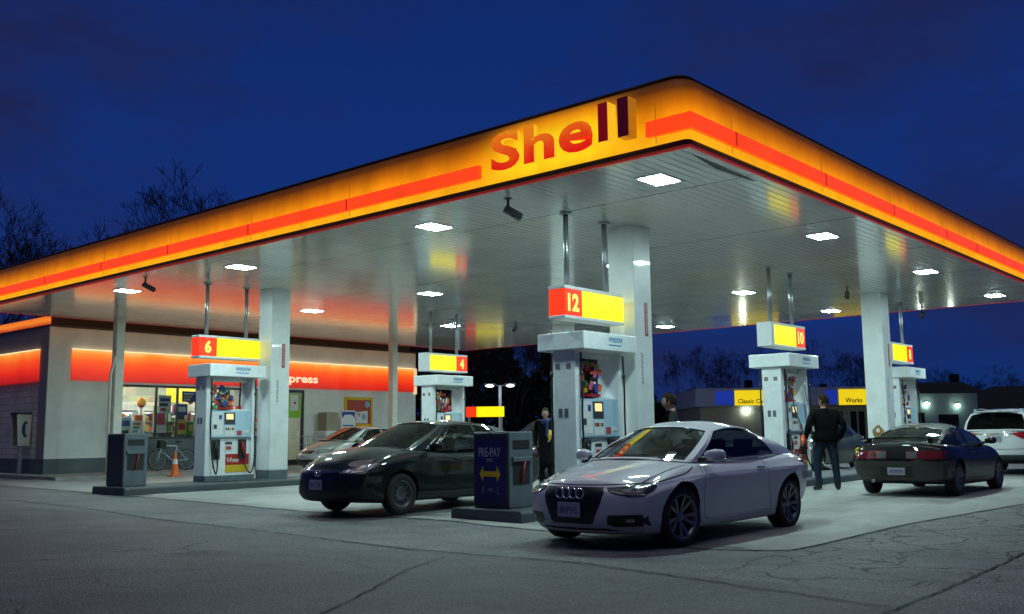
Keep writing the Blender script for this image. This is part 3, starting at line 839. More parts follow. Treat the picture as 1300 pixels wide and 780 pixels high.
def glass(name, tint, refl=1.):
    if name in MATS: return MATS[name]
    m = bpy.data.materials.new(name); m.use_nodes = True; t = NT(m.node_tree); MATS[name] = m
    for n in list(t.n):
        if n.type != 'OUTPUT_MATERIAL': t.n.remove(n)
    out = t.n['Material Output']
    tr = t.add('ShaderNodeBsdfTransparent', {'Color': (*tint, 1)})
    gl = t.add('ShaderNodeBsdfGlossy', {'Roughness': .015, 'Color': (.95, .98, 1, 1)})
    fr = t.add('ShaderNodeFresnel', {'IOR': 1.55 if refl == 1. else refl})
    mx = t.add('ShaderNodeMixShader', {0: t.math('ADD', fr.outputs[0], .01, True), 1: tr.outputs[0], 2: gl.outputs[0]})
    t.l.new(mx.outputs[0], out.inputs[0])
    return m
M['glass_clear'] = glass('tinted_windscreen', (.78, .86, .82))
M['glass_dark'] = glass('privacy_glass', (.03, .03, .04), 1.22)
M['glass_mid'] = glass('side_window_glass', (.52, .60, .57))
M['interior'] = mat('car_interior', (.05, .05, .048), .7)
M['seatgrey'] = mat('car_seat', (.30, .30, .28), .8)
M['tyre'] = mat('tyre_rubber', (.018, .018, .019), .75, var=.3, vs=12)
M['rim'] = mat('alloy_rim', (.20, .20, .22), .35, .7)
M['rim_dark'] = mat('steel_rim', (.13, .13, .14), .35, .6)
M['well'] = mat('wheel_well', (.006, .006, .006), .9)
M['plate'] = mat('number_plate', (.34, .34, .42), .45)
M['plate_txt'] = mat('number_plate_ink', (.05, .08, .22), .5)
M['lightlens'] = mat('headlamp_lens', (.02, .02, .03), .22, spec=.25)
M['refl'] = mat('headlamp_reflector', (.40, .41, .45), .3, .7)
M['taillens'] = mat('taillight_lens', (.16, .012, .010), .12, coat=1.)
M['clearlens'] = mat('clear_lamp_lens', (.13, .13, .14), .12, coat=1.)
M['grille'] = mat('grille_mesh', (.008, .008, .009), .4)
M['seamline'] = mat('panel_gap', (.004, .004, .004), .9)

def curve(pts):
    P = np.array(pts, float)
    if len(P) == 2: return lambda t: P[0] * (1 - t) + P[1] * t
    d = np.r_[0, np.cumsum(np.linalg.norm(np.diff(P, axis=0), axis=1))]; d /= d[-1]
    def f(t):
        i = min(max(int(np.searchsorted(d, t, 'right')) - 1, 0), len(P) - 2)
        u = (t - d[i]) / (d[i + 1] - d[i])
        p1, p2 = P[i], P[i + 1]
        p0 = P[i - 1] if i > 0 else 2 * p1 - p2
        p3 = P[i + 2] if i + 2 < len(P) else 2 * p2 - p1
        return .5 * ((2 * p1) + (p2 - p0) * u + (2 * p0 - 5 * p1 + 4 * p2 - p3) * u * u + (3 * p1 - p0 - 3 * p2 + p3) * u ** 3)
    return f
def coons(c0, c1, d0, d1, us, vs):
    g = []
    p00, p10, p01, p11 = c0(0), c0(1), c1(0), c1(1)
    for v in vs:
        row = []
        for u in us:
            a = (1 - v) * c0(u) + v * c1(u); b = (1 - u) * d0(v) + u * d1(v)
            q = (1 - u) * (1 - v) * p00 + u * (1 - v) * p10 + (1 - u) * v * p01 + u * v * p11
            row.append(a + b - q)
        g.append(row)
    return g
def dense(bounds, n):
    out = []
    for a, b in zip(bounds[:-1], bounds[1:]):
        k = max(1, round((b - a) * n))
        out += [a + (b - a) * i / k for i in range(k)]
    return out + [bounds[-1]]

def interp(tab, x):
    xs = [p[0] for p in tab]; ys = [p[1] for p in tab]
    if xs[0] > xs[-1]: xs, ys = xs[::-1], ys[::-1]
    i = max(0, min(len(xs) - 2, int(np.searchsorted(xs, x)) - 1))
    if x <= xs[0]: return ys[0]
    if x >= xs[-1]: return ys[-1]
    def sl(k):
        if k <= 0 or k >= len(xs) - 1:
            k = max(0, min(len(xs) - 2, k)); return (ys[k + 1] - ys[k]) / (xs[k + 1] - xs[k])
        a = (ys[k] - ys[k - 1]) / (xs[k] - xs[k - 1]); b_ = (ys[k + 1] - ys[k]) / (xs[k + 1] - xs[k])
        return 0 if a * b_ <= 0 else 2 * a * b_ / (a + b_)
    h = xs[i + 1] - xs[i]; t = (x - xs[i]) / h
    return ((2 * t ** 3 - 3 * t * t + 1) * ys[i] + (t ** 3 - 2 * t * t + t) * h * sl(i) + (-2 * t ** 3 + 3 * t * t) * ys[i + 1] + (t ** 3 - t * t) * h * sl(i + 1))

class Car:
    def __init__(s, name, label, cat, loc, rz, S, group=None):
        s.S = S; s.root = thing(name, label, cat, loc, rz, group)
        s.body()
        s.house()
        s.wheels()
    def body(s):
        S = s.S; hr = S.get('ridge', 0.); xf, xr, hw = S['xf'], S['xr'], S['hw']
        us = [0, .012, .035, .075, .13, .19, .26, .33, .41, .49, .57, .65, .72, .79, .85, .90, .94, .97, .99, 1]
        vs_ = [-1, -.95, -.85, -.66, -.4, -.13, .13, .4, .66, .85, .95, 1]
        ws = S.get('ws', [0, .07, .2, .36, .52, .66, .78, .87, .94, 1])
        prof = S.get('prof', [(0, .90), (.07, .945), (.2, .965), (.36, .985), (.52, 1.), (.66, .995), (.78, .985), (.87, .965), (.94, .935), (1, .88)])
        ax = S['wb'] / 2
        def P(u, v, w):
            x0 = xr + (xf - xr) * u
            zt = interp(S['top'], x0); zb = interp(S['bot'], x0)
            z = zb + (zt - zb) * w
            fx = interp(S['nose'], w) + S['plan_f'] * abs(v) ** S.get('pf', 2.6)
            rx = interp(S['tail'], w) + S['plan_r'] * abs(v) ** S.get('pr', 3.)
            k = max(0., (x0 - (xf - 1.3)) / 1.3); k2 = max(0., ((xr + 1.2) - x0) / 1.2)
            x = x0 - fx * k ** 1.1 + rx * k2 ** 1.1
            y = v * hw * interp(prof, w) * interp(S.get('width', [(xr, .93), (xr + .5, .99), (0, 1.), (xf - .7, .99), (xf, .9)]), x0)
            for sx_, a in ((1, S.get('flare_f', .012)), (-1, S.get('flare_r', .02))):
                y += (1 if v > 0 else -1) * abs(v) ** 4 * a * math.exp(-((x0 - sx_ * ax) / .42) ** 2) * (1 if .1 < w < .85 else .4)
            if w >= .999 and hr and x0 > .8: z += hr * math.exp(-((abs(v) - .5) / .13) ** 2) * min(1, (x0 - .8) / .4) * max(0, min(1, (xf - x0) / .3))
            if w >= .999: z += S.get('crown', .035) * (1 - abs(v) ** 2.2) - S.get('drop', .015) * abs(v) ** 3
            return (x, y, z)
        V = {}; vl = []; fl = []
        def vid(i, j, k):
            if (i, j, k) not in V: V[i, j, k] = len(vl); vl.append(P(us[i], vs_[j], ws[k]))
            return V[i, j, k]
        I, J, K = len(us) - 1, len(vs_) - 1, len(ws) - 1
        for i in range(I):
            for j in range(J):
                fl.append([vid(i, j, K), vid(i + 1, j, K), vid(i + 1, j + 1, K), vid(i, j + 1, K)])
                fl.append([vid(i, j, 0), vid(i, j + 1, 0), vid(i + 1, j + 1, 0), vid(i + 1, j, 0)])
            for k in range(K):
                fl.append([vid(i, 0, k), vid(i + 1, 0, k), vid(i + 1, 0, k + 1), vid(i, 0, k + 1)])
                fl.append([vid(i, J, k), vid(i, J, k + 1), vid(i + 1, J, k + 1), vid(i + 1, J, k)])
        for j in range(J):
            for k in range(K):
                fl.append([vid(0, j, k), vid(0, j, k + 1), vid(0, j + 1, k + 1), vid(0, j + 1, k)])
                fl.append([vid(I, j, k), vid(I, j + 1, k), vid(I, j + 1, k + 1), vid(I, j, k + 1)])
        me = bpy.data.meshes.new('body'); me.from_pydata(vl, [], fl)
        o = bpy.data.objects.new('tmpbody', me); COL.objects.link(o)
        for m_ in (S['paint'], M['well'], S.get('lower', M['dark_grey'])): me.materials.append(m_)
        sub = o.modifiers.new('s', 'SUBSURF'); sub.levels = 2; sub.render_levels = 2
        cb = MB(); Ra = S['arch']
        for sx_ in (1, -1):
            for sy in (1, -1):
                ya, yb = sorted((sy * (hw - .30), sy * (hw + .2)))
                cb.lathe([(0, ya), (Ra, ya), (Ra, yb), (0, yb)], 48, axis='y', c=(sx_ * ax, 0, S['wr'] + S.get('archz', .02)), smooth=False)
                # open the wheel cut down to the sill
        cut = cb.build('tmpcut', M['well'])
        bo = o.modifiers.new('b', 'BOOLEAN'); bo.operation = 'DIFFERENCE'; bo.object = cut; bo.solver = 'EXACT'
        dg = bpy.context.evaluated_depsgraph_get()
        me2 = bpy.data.meshes.new_from_object(o.evaluated_get(dg))
        bpy.data.objects.remove(o); bpy.data.objects.remove(cut)
        zc = S['wr'] + S.get('archz', .02)
        me2.materials.clear()
        for m_ in (S['paint'], M['well'], S.get('lower', M['dark_grey'])): me2.materials.append(m_)
        zl = S.get('lower_z', 0.)
        for p in me2.polygons:
            c = p.center; p.material_index = 0
            for sx_ in (1, -1):
                if math.hypot(c.x - sx_ * ax, c.z - zc) < Ra + .003 and abs(c.y) > hw - .33: p.material_index = 1
            if p.material_index == 0 and (p.normal.z < -.85 and c.z < .4 or c.z < zl): p.material_index = 2
            p.use_smooth = True
        me2.set_sharp_from_angle(angle=R(38))
        me2.name = 'body'
        s.b = bpy.data.objects.new('body', me2); COL.objects.link(s.b); s.b.parent = s.root
        s.bvh = BVHTree.FromPolygons([v.co[:] for v in me2.vertices], [tuple(p.vertices) for p in me2.polygons])
    def proj(s, p, ax):
        """from outside along an axis onto the body"""
        if ax == 'L': o, d = Vector((p[0], 3, p[1])), Vector((0, -1, 0))
        elif ax == 'R': o, d = Vector((p[0], -3, p[1])), Vector((0, 1, 0))
        elif ax == 'F': o, d = Vector((5, p[0], p[1])), Vector((-1, 0, 0))
        elif ax == 'B': o, d = Vector((-5, p[0], p[1])), Vector((1, 0, 0))
        else: o, d = Vector((p[0], p[1], 4)), Vector((0, 0, -1))
        h = s.bvh.ray_cast(o, d)
        if h[0] is None: h = s.bvh.find_nearest(o + d * (2.1 if ax in 'LR' else 2.8))
        return h[0], (h[1] if h[1].dot(d) < 0 else -h[1])
    def patch(s, name, poly, ax, m, off=.004, par=None, fine=.05, label=None, mirror=False, tilt=None):
        if mirror: poly = [(-a, b) for a, b in poly]
        bm = bmesh.new()
        vs = [bm.verts.new((a, b, 0)) for a, b in poly]
        es = [bm.edges.new((vs[i], vs[(i + 1) % len(vs)])) for i in range(len(vs))]
        bmesh.ops.triangle_fill(bm, edges=es, use_beauty=True)
        for _ in range(6):
            long = [e for e in bm.edges if e.calc_length() > fine]
            if not long: break
            bmesh.ops.subdivide_edges(bm, edges=long, cuts=1)
            bmesh.ops.triangulate(bm, faces=bm.faces)
        bord = [e for e in bm.edges if e.is_boundary]
        ext = {}
        for v in bm.verts:
            p, n = s.proj((v.co.x, v.co.y), ax)
            v.co = p + n * off; ext[v] = (p, n)
        # skirt so the patch is seated on the body
        r = bmesh.ops.extrude_edge_only(bm, edges=bord)
        for v in [g for g in r['geom'] if isinstance(g, bmesh.types.BMVert)]:
            p, n, _, _ = s.bvh.find_nearest(v.co)
            v.co = p - (v.co - p).normalized() * .003 if (v.co - p).length > 1e-6 else p
        bmesh.ops.recalc_face_normals(bm, faces=bm.faces)
        me = bpy.data.meshes.new(name); bm.to_mesh(me); bm.free()
        for p in me.polygons: p.use_smooth = True
        me.set_sharp_from_angle(angle=R(50))
        me.materials.append(m)
        o = bpy.data.objects.new(name, me); COL.objects.link(o); o.parent = par or s.root
        if label: o['label'] = label
        return o
    def line(s, name, pts, ax, w=.010, m=None, off=.0025, par=None):
        f = curve([(a, b, 0) for a, b in pts]); n = 26
        P = [f(i / n)[:2] for i in range(n + 1)]
        A = []; B = []
        for i, p in enumerate(P):
            t = np.array(P[min(i + 1, n)]) - np.array(P[max(i - 1, 0)]); t /= np.linalg.norm(t) + 1e-9
            A.append((p[0] - t[1] * w / 2, p[1] + t[0] * w / 2)); B.append((p[0] + t[1] * w / 2, p[1] - t[0] * w / 2))
        b = MB(); vs = []
        for q in A + B:
            p, nn = s.proj(q, ax); vs.append(p + nn * off)
        b.put(vs, [(i, i + 1, n + 2 + i, n + 1 + i) for i in range(n)], 0, True)
        return b.build(name, m or M['seamline'], par or s.b, fixn=False)
    def house(s):
        S = s.S; A, B_, C, D = S['A_base'], S['A_top'], S['C_top'], S['C_base']
        m = lambda p: (p[0], -p[1], p[2])
        fb = MB(); ins = []
        panes = {}
        def emit_patch(c0, c1, d0, d1, ub, vb, glassf, name, nu=14, nv=8, flip=False):
            us, vs = dense(ub, nu), dense(vb, nv)
            g = coons(c0, c1, d0, d1, us, vs)
            W = len(us)
            fv = [tuple(p) for row in g for p in row]; ff = []; gl = {}
            for j in range(len(vs) - 1):
                for i in range(len(us) - 1):
                    uc, vc = (us[i] + us[i + 1]) / 2, (vs[j] + vs[j + 1]) / 2
                    q = (j * W + i, j * W + i + 1, (j + 1) * W + i + 1, (j + 1) * W + i)
                    if flip: q = q[::-1]
                    k = glassf(uc, vc)
                    if k is None: ff.append(q)
                    else: gl.setdefault(k, []).append(q)
            fb.put(fv, ff, 0, True)
            for k, qs in gl.items():
                used = sorted({i for q in qs for i in q}); mp = {a: b for b, a in enumerate(used)}
                panes.setdefault((name, k), []).append(([fv[i] for i in used], [tuple(mp[i] for i in q) for q in qs]))
        ws0 = curve([m(A), (S['ws_c'][0] - (S['ws_c'][0] - A[0]) * .28, -A[1] * .55, (S['ws_c'][1] * .7 + A[2] * .3)), (S['ws_c'][0], 0, S['ws_c'][1]), (S['ws_c'][0] - (S['ws_c'][0] - A[0]) * .28, A[1] * .55, (S['ws_c'][1] * .7 + A[2] * .3)), A])
        hd = curve([m(B_), (S['hd_c'][0] - .02, -B_[1] * .5, S['hd_c'][1] - .008), (S['hd_c'][0], 0, S['hd_c'][1]), (S['hd_c'][0] - .02, B_[1] * .5, S['hd_c'][1] - .008), B_])
        rh = curve([m(C), (S['rh_c'][0] + .02, -C[1] * .5, S['rh_c'][1] - .008), (S['rh_c'][0], 0, S['rh_c'][1]), (S['rh_c'][0] + .02, C[1] * .5, S['rh_c'][1] - .008), C])
        rb = curve([m(D), (S['rb_c'][0] + .03, -D[1] * .5, S['rb_c'][1]), (S['rb_c'][0], 0, S['rb_c'][1]), (S['rb_c'][0] + .03, D[1] * .5, S['rb_c'][1]), D])
        bulge = .035
        def pil(p, q, k=.5, b=bulge):
            return curve([p, tuple((np.array(p) + np.array(q)) / 2 + np.array([0, b * (1 if p[1] > 0 else -1), .012])), q])
        AL, AR = pil(A, B_), pil(m(A), m(B_))
        CLp = S.get('C_mid')
        CL = pil(D, C) if CLp is None else curve([D, CLp, C]); CR = pil(m(D), m(C)) if CLp is None else curve([m(D), m(CLp), m(C)])
        emit_patch(ws0, hd, AR, AL, [0, .055, .945, 1], [0, .05, .95, 1], lambda u, v: 'g' if .055 < u < .945 and .05 < v < .95 else None, 'windshield', 18, 10)
        emit_patch(rh, hd, curve([m(C)] + [m(p) for p in S['rail'][::-1]] + [m(B_)]), curve([C] + S['rail'][::-1] + [B_]), [0, 1], [0, 1], lambda u, v: None, 'roof', 14, 14)
        rg = S.get('rear_glass', (.06, .94, .10, .93))
        emit_patch(rb, rh, CR, CL, [0, rg[0], rg[1], 1], [0, rg[2], rg[3], 1], lambda u, v: 'g' if rg[0] < u < rg[1] and rg[2] < v < rg[3] else None, 'rear_window', 18, 10, True)
        # sides: bottom = belt, top = rail
        sg = S['side_glass']            # list of (u0,u1); v range
        v0, v1 = S.get('side_v', (.07, .93))
        ub = sorted({0, 1, *[x for g in sg for x in g]})
        def sf(u, v):
            for k, (a, b) in enumerate(sg):
                if a < u < b and v0 < v < v1: return k
            return None
        belt = [A] + S['belt'] + [D]; rail = [B_] + S['rail'] + [C]
        emit_patch(curve(belt), curve(rail), AL, CL, ub, [0, v0, v1, 1], sf, 'side_window', 30, 8, True)
        emit_patch(curve([m(p) for p in belt]), curve([m(p) for p in rail]), AR, CR, ub, [0, v0, v1, 1], lambda u, v: None if sf(u, v) is None else sf(u, v) + 10, 'side_window', 30, 8)
        frame = fb.build('roof', [S.get('roof_paint', S['paint'])], s.root)
        bm = bmesh.new(); bm.from_mesh(frame.data); bmesh.ops.remove_doubles(bm, verts=bm.verts, dist=.0008); bmesh.ops.recalc_face_normals(bm, faces=bm.faces); bm.to_mesh(frame.data); bm.free()
        frame.data.set_sharp_from_angle(angle=R(60))
        bv = frame.modifiers.new('bevel', 'BEVEL'); bv.width = .03; bv.segments = 3; bv.limit_method = 'ANGLE'; bv.angle_limit = R(28)
        s.frame = frame
        for (nm, k), lst in panes.items():
            b = MB()
            for (vv, ff) in lst: b.put(vv, ff, 0, True)
            gm = S['glass_ws'] if nm == 'windshield' else (S['glass_rear'] if nm == 'rear_window' else S['glass_side'])
            o = b.build(nm, gm, s.root, fixn=False)
            bm = bmesh.new(); bm.from_mesh(o.data); bmesh.ops.remove_doubles(bm, verts=bm.verts, dist=.0008)
            bmesh.ops.recalc_face_normals(bm, faces=bm.faces)
            cen = Vector((-.3, 0, 1.0))
            bm.normal_update()
            out = sum((1 if f.normal.dot(f.calc_center_median() - cen) > 0 else -1) for f in bm.faces) > 0
            for v in bm.verts: v.co -= v.normal * (.006 if out else -.006)
            # dark rubber surround
            bord = [e for e in bm.edges if e.is_boundary]
            trim = MB()
            for e in bord:
                a, c = e.verts[0].co.copy(), e.verts[1].co.copy()
                trim.tube([a, c], S.get('trim_r', .010), 5, 0, False)
            tr_ = trim.build('window_trim', S.get('trim', M['blk_gloss']), o)
            tr_.data.update()
            bm.to_mesh(o.data); bm.free()
            s.__dict__.setdefault('panes', []).append(o)
        # cabin: dashboard, seats, wheel
        b = MB()
        zb = min(A[2], D[2]) - .02
        b.box(A[0] - .35, A[0] + .02, -.62, .62, zb - .04, zb + .06)
        b.build('dashboard', M['interior'], s.root, bevel=.05)
        xs = S.get('seats', [-.15, -1.05])
        for k, xx in enumerate(xs):
            for sy in ((-.36, .36) if k == 0 else (-.4, 0, .4)):
                b = MB(); b.M = Matrix.Translation((xx, sy, zb)) @ Matrix.Rotation(R(-14), 4, 'Y')
                top = S['rh_c'][1] - zb - .14
                b.box(-.05, .05, -.21, .21, -.05, top * .55); b.box(-.04, .04, -.12, .12, top * .62, top * .95)
                for q in (-.06, .06): b.tube([(0, q, top * .5), (0, q, top * .7)], .008, 5)
                b.build('seat', M['seatgrey'], s.root, bevel=.035, segs=3)
        b = MB(); b.M = Matrix.Translation((A[0] - .42, .36, zb + .06)) @ Matrix.Rotation(R(65), 4, 'Y'); b.torus((0, 0, 0), .18, .016, 24, 6, 'z'); b.build('steering_wheel', M['interior'], s.root)
    def wheels(s):
        S = s.S; r = S['wr']; w = S.get('tw', .215); ax = S['wb'] / 2; yo = S['hw'] - S.get('inset', .02)
        rr = S['rr']
        proto = None
        for sx_ in (1, -1):
            for sy in (1, -1):
                e = bpy.data.objects.new('wheel', None); COL.objects.link(e); e.parent = s.root; e.empty_display_size = .2
                e.location = (sx_ * ax, sy * (yo - w / 2), r); e.rotation_euler = (0, (sx_ * 1.3 + sy * .4), (0 if sy > 0 else PI) + (S.get('steer', 0) if sx_ > 0 else 0))
                if proto is None:
                    b = MB(); h = w / 2
                    b.lathe([(rr - .012, h * .7), (rr + .004, h * .94), (rr + .03, h), (r - .035, h * .98), (r - .012, h * .86), (r - .002, h * .66), (r, 0), (r - .002, -h * .66), (r - .012, -h * .86), (r - .035, -h * .98), (rr, -h * .9), (rr - .02, -h * .5)], 40, axis='y')
                    ty = b.build('tyre', M['tyre'], e)
                    b = MB()
                    b.lathe([(rr + .002, h * .80), (rr + .004, h * .93), (rr - .012, h * .90), (rr - .03, h * .55), (rr - .035, -h * .8)], 40, axis='y', mi=0)
                    b.lathe([(rr - .03, -h * .2), (0, -h * .2)], 32, axis='y', mi=1)
                    if S['rim'] == 'spokes':
                        for i in range(5):
                            for dd in (-.15, .15):
                                a = 2 * PI * i / 5 + dd; a2 = 2 * PI * i / 5 + dd * 1.65
                                p0 = (.05 * math.cos(a), .05 * math.sin(a)); p1 = ((rr - .012) * math.cos(a2), (rr - .012) * math.sin(a2))
                                t = Vector((-math.sin(a2), math.cos(a2))) * .021
                                q = []
                                for (p, k, yy) in ((p0, .75, h * .50), (p1, 1., h * .84)):
                                    for sg in (-1, 1): q += [(p[0] + t.x * k * sg, yy, p[1] + t.y * k * sg), (p[0] + t.x * k * 1.2 * sg, yy - .035, p[1] + t.y * k * 1.2 * sg)]
                                b.put(q, [(0, 4, 6, 2), (1, 0, 2, 3), (0, 1, 5, 4), (2, 6, 7, 3), (4, 5, 7, 6), (1, 3, 7, 5)], 0)
                        b.lathe([(.0, h * .62), (.05, h * .60), (.065, h * .50), (.07, h * .2)], 20, axis='y', mi=0)
                    elif S['rim'] == 'steel':
                        b.lathe([(rr - .02, h * .55), (rr - .05, h * .35), (rr - .085, h * .55), (.09, h * .62), (.07, h * .45), (0, h * .45)], 32, axis='y', mi=0)
                        for i in range(10):
                            a = 2 * PI * i / 10
                            b.lathe([(0, h * .64), (.021, h * .64)], 10, axis='y', mi=1, c=(.135 * math.cos(a), 0, .135 * math.sin(a)))
                    else:
                        for i in range(7):
                            a = 2 * PI * i / 7; t = Vector((-math.sin(a), math.cos(a))) * .035
                            q = []
                            for (rad, k, yy) in ((.05, .8, h * .6), (rr - .015, 1., h * .8)):
                                p = (rad * math.cos(a), rad * math.sin(a))
                                for sg in (-1, 1): q += [(p[0] + t.x * k * sg, yy, p[1] + t.y * k * sg), (p[0] + t.x * k * 1.2 * sg, yy - .04, p[1] + t.y * k * 1.2 * sg)]
                            b.put(q, [(0, 4, 6, 2), (1, 0, 2, 3), (0, 1, 5, 4), (2, 6, 7, 3), (4, 5, 7, 6), (1, 3, 7, 5)], 0)
                        b.lathe([(.0, h * .7), (.05, h * .68), (.065, h * .55), (.07, h * .2)], 20, axis='y', mi=0)
                    b.build('rim', [S['rim_m'], M['well']], e)
                    proto = e
                else:
                    for ch in list(proto.children):
                        c = ch.copy(); COL.objects.link(c); c.parent = e
    def mirror_pair(s, x, z, m, size=1.):
        for sy in (1, -1):
            yb = abs(s.S['A_base'][1]) + .02
            b = MB(); k = size
            vs = []
            # shell: cross sections from the door outwards
            secs = [(0., .035, .03), (.05, .085, .055), (.12, .10, .07), (.19, .085, .062), (.225, .04, .035)]
            n = 12
            for (dy, rx, rz_) in secs:
                for i in range(n):
                    a = 2 * PI * i / n; c_, s_ = math.cos(a), math.sin(a)
                    c_ = math.copysign(abs(c_) ** .7, c_); s_ = math.copysign(abs(s_) ** .7, s_)
                    vs.append((x + rx * c_ * k * (.6 if c_ < 0 else 1) - dy * .15, sy * (yb + .06 + dy * k), z + rz_ * s_ * k))
            fs = [(i * n + j, i * n + (j + 1) % n, (i + 1) * n + (j + 1) % n, (i + 1) * n + j) for i in range(len(secs) - 1) for j in range(n)] + [tuple(range(n)), tuple(range((len(secs) - 1) * n, len(secs) * n))]
            b.put(vs, fs, 0, True)
            o = b.build('mirror', m, s.root)
            b = MB(); b.tube([(x + .02, sy * (yb - .06), z - .06), (x + .01, sy * (yb + .11), z - .03)], [.03, .024], 8); b.build('mirror_arm', M['dark_grey'], o)
    def handle(s, x, z, m):
        for ax_, sg in (('L', 1), ('R', -1)):
            p, n = s.proj((x, z), ax_)
            b = MB(); b.M = Matrix.Translation(p + n * .018); b.box(-.10, .10, -.011, .011, -.014, .014)
            o = b.build('door_handle', m, s.root, bevel=.008)
    def arc_seams(s, doors):
        for ax_ in 'LR':
            for ln in doors: s.line('panel_gap', ln, ax_)
    def plate(s, ax_, y0, z0, txt, w=.31, h=.155):
        p, n = s.proj((y0, z0), ax_)
        n = Vector((1 if ax_ == 'F' else -1, 0, .0))
        x = p.x + n.x * .02
        b = MB(); b.box(x - .006, x + .006, y0 - w / 2, y0 + w / 2, z0 - h / 2, z0 + h / 2)
        o = b.build('number_plate', M['plate'], s.root, bevel=.006)
        face = Matrix(((0, 0, 1), (1, 0, 0), (0, 1, 0))) if ax_ == 'F' else FACE_X
        text('lettering', txt, face, (x + n.x * .0075, y0 - w * .38 * n.x, z0 - h * .25), w * .76, h * .45, M['plate_txt'], o, 0, .02)

base_nose = [(0, .12), (.15, .03), (.35, .0), (.55, .015), (.75, .06), (.9, .14), (1, .26)]
base_tail = [(0, .14), (.15, .04), (.35, .0), (.6, .02), (.85, .05), (1, .10)]
AUDI = dict(ws=[0, .07, .2, .36, .52, .66, .75, .785, .87, .94, 1], ridge=.022, prof=[(0, .88), (.07, .915), (.2, .935), (.36, .952), (.52, .972), (.66, .99), (.75, 1.), (.785, .992), (.87, .942), (.94, .90), (1, .85)], xf=2.26, xr=-2.24, hw=.905, wb=2.66, wr=.325, rr=.245, arch=.365, archz=.02, tw=.24, inset=.012, rim='spokes', rim_m=M['rim'], steer=R(-7),
    top=[(2.2, .70), (2.0, .755), (1.6, .83), (1.2, .885), (.9, .915), (.3, .915), (-.6, .93), (-1.2, .955), (-1.7, .965), (-2.05, .965), (-2.24, .935)],
    bot=[(2.2, .165), (1.9, .155), (1.0, .17), (-1.2, .18), (-1.9, .22), (-2.24, .30)],
    nose=[(0, .12), (.15, .03), (.35, .0), (.6, .0), (.8, .015), (.92, .05), (1, .15)], tail=base_tail, plan_f=.30, plan_r=.22, crown=.05, drop=.02, flare_f=.042, flare_r=.052,
    A_base=(.93, .745, .905), A_top=(.13, .575, 1.27), C_top=(-1.0, .55, 1.235), C_base=(-1.92, .66, .965),
    ws_c=(1.18, .955), hd_c=(.24, 1.335), rh_c=(-.95, 1.315), rb_c=(-2.0, .985),
    rail=[(-.25, .595, 1.325), (-.65, .585, 1.305)], belt=[(.4, .765, .915), (-.4, .77, .93), (-1.1, .755, .955)],
    side_glass=[(.06, .74)], side_v=(.05, .94), rear_glass=(.07, .93, .12, .95),
    glass_ws=M['glass_clear'], glass_rear=M['glass_clear'], glass_side=M['glass_dark'], paint=paint('pearl_white_paint', (.60, .60, .65), .25), seats=[-.2, -.95])
SEDAN = dict(xf=2.25, xr=-2.30, hw=.875, wb=2.66, wr=.315, rr=.205, arch=.352, archz=.025, tw=.2, rim='steel', rim_m=M['rim_dark'], steer=R(0),
    top=[(2.25, .72), (2.05, .80), (1.7, .90), (1.3, .965), (1.0, .985), (.3, .965), (-.6, .985), (-1.3, 1.01), (-1.8, 1.05), (-2.1, 1.05), (-2.3, 1.0)],
    bot=[(2.25, .22), (1.9, .19), (1.0, .19), (-1.2, .19), (-1.9, .23), (-2.3, .32)],
    nose=base_nose, tail=base_tail, plan_f=.36, plan_r=.22, crown=.05, drop=.02,
    A_base=(1.05, .755, .975), A_top=(.22, .59, 1.375), C_top=(-1.1, .57, 1.355), C_base=(-1.78, .68, 1.045),
    ws_c=(1.36, 1.03), hd_c=(.33, 1.435), rh_c=(-1.05, 1.41), rb_c=(-1.92, 1.065),
    rail=[(-.2, .605, 1.41), (-.65, .60, 1.40)], belt=[(.5, .80, .97), (-.4, .81, .985), (-1.1, .79, 1.01)],
    side_glass=[(.10, .15), (.17, .50), (.53, .82)], side_v=(.05, .91),
    glass_ws=M['glass_clear'], glass_rear=M['glass_mid'], glass_side=M['glass_mid'], paint=paint('midnight_green_paint', (.003, .007, .0085), .28, coat=.85))

# --- white coupe in the foreground
car = Car('parked_coupe', 'white two-door coupe with large black grille parked at the near pump', 'car', (10.92, 6.72, .008), PI, AUDI)
gp = [(-.36, .655), (.36, .655), (.385, .60), (.36, .50), (.27, .305), (.24, .288), (-.24, .288), (-.27, .305), (-.36, .50), (-.385, .60)]
car.patch('grille_frame', [(a * 1.045, .46 + (b - .46) * 1.06) for a, b in gp], 'F', mat('dark_grille_frame', (.06, .06, .065), .25, .6), .006)
gr = car.patch('grille', gp, 'F', M['grille'], .012)
for zz in (.335, .37, .405, .44, .475, .51, .545):
    k = .25 + (.385 - .25) * (zz - .275) / .3
    car.patch('grille_bar', [(-k + .02, zz), (k - .02, zz), (k - .02, zz + .007), (-k + .02, zz + .007)], 'F', M['blk_gloss'], .016, gr)
for i in range(4):
    p, n = car.proj((-.135 + .09 * i, .603), 'F')
    b = MB(); b.torus((p.x + .024, -.135 + .09 * i, .603), .055, .0085, 24, 6, 'x'); b.build('ring_emblem', M['chrome'], car.root)
car.plate('F', .0, .425, 'BRVP 512', .31, .16)
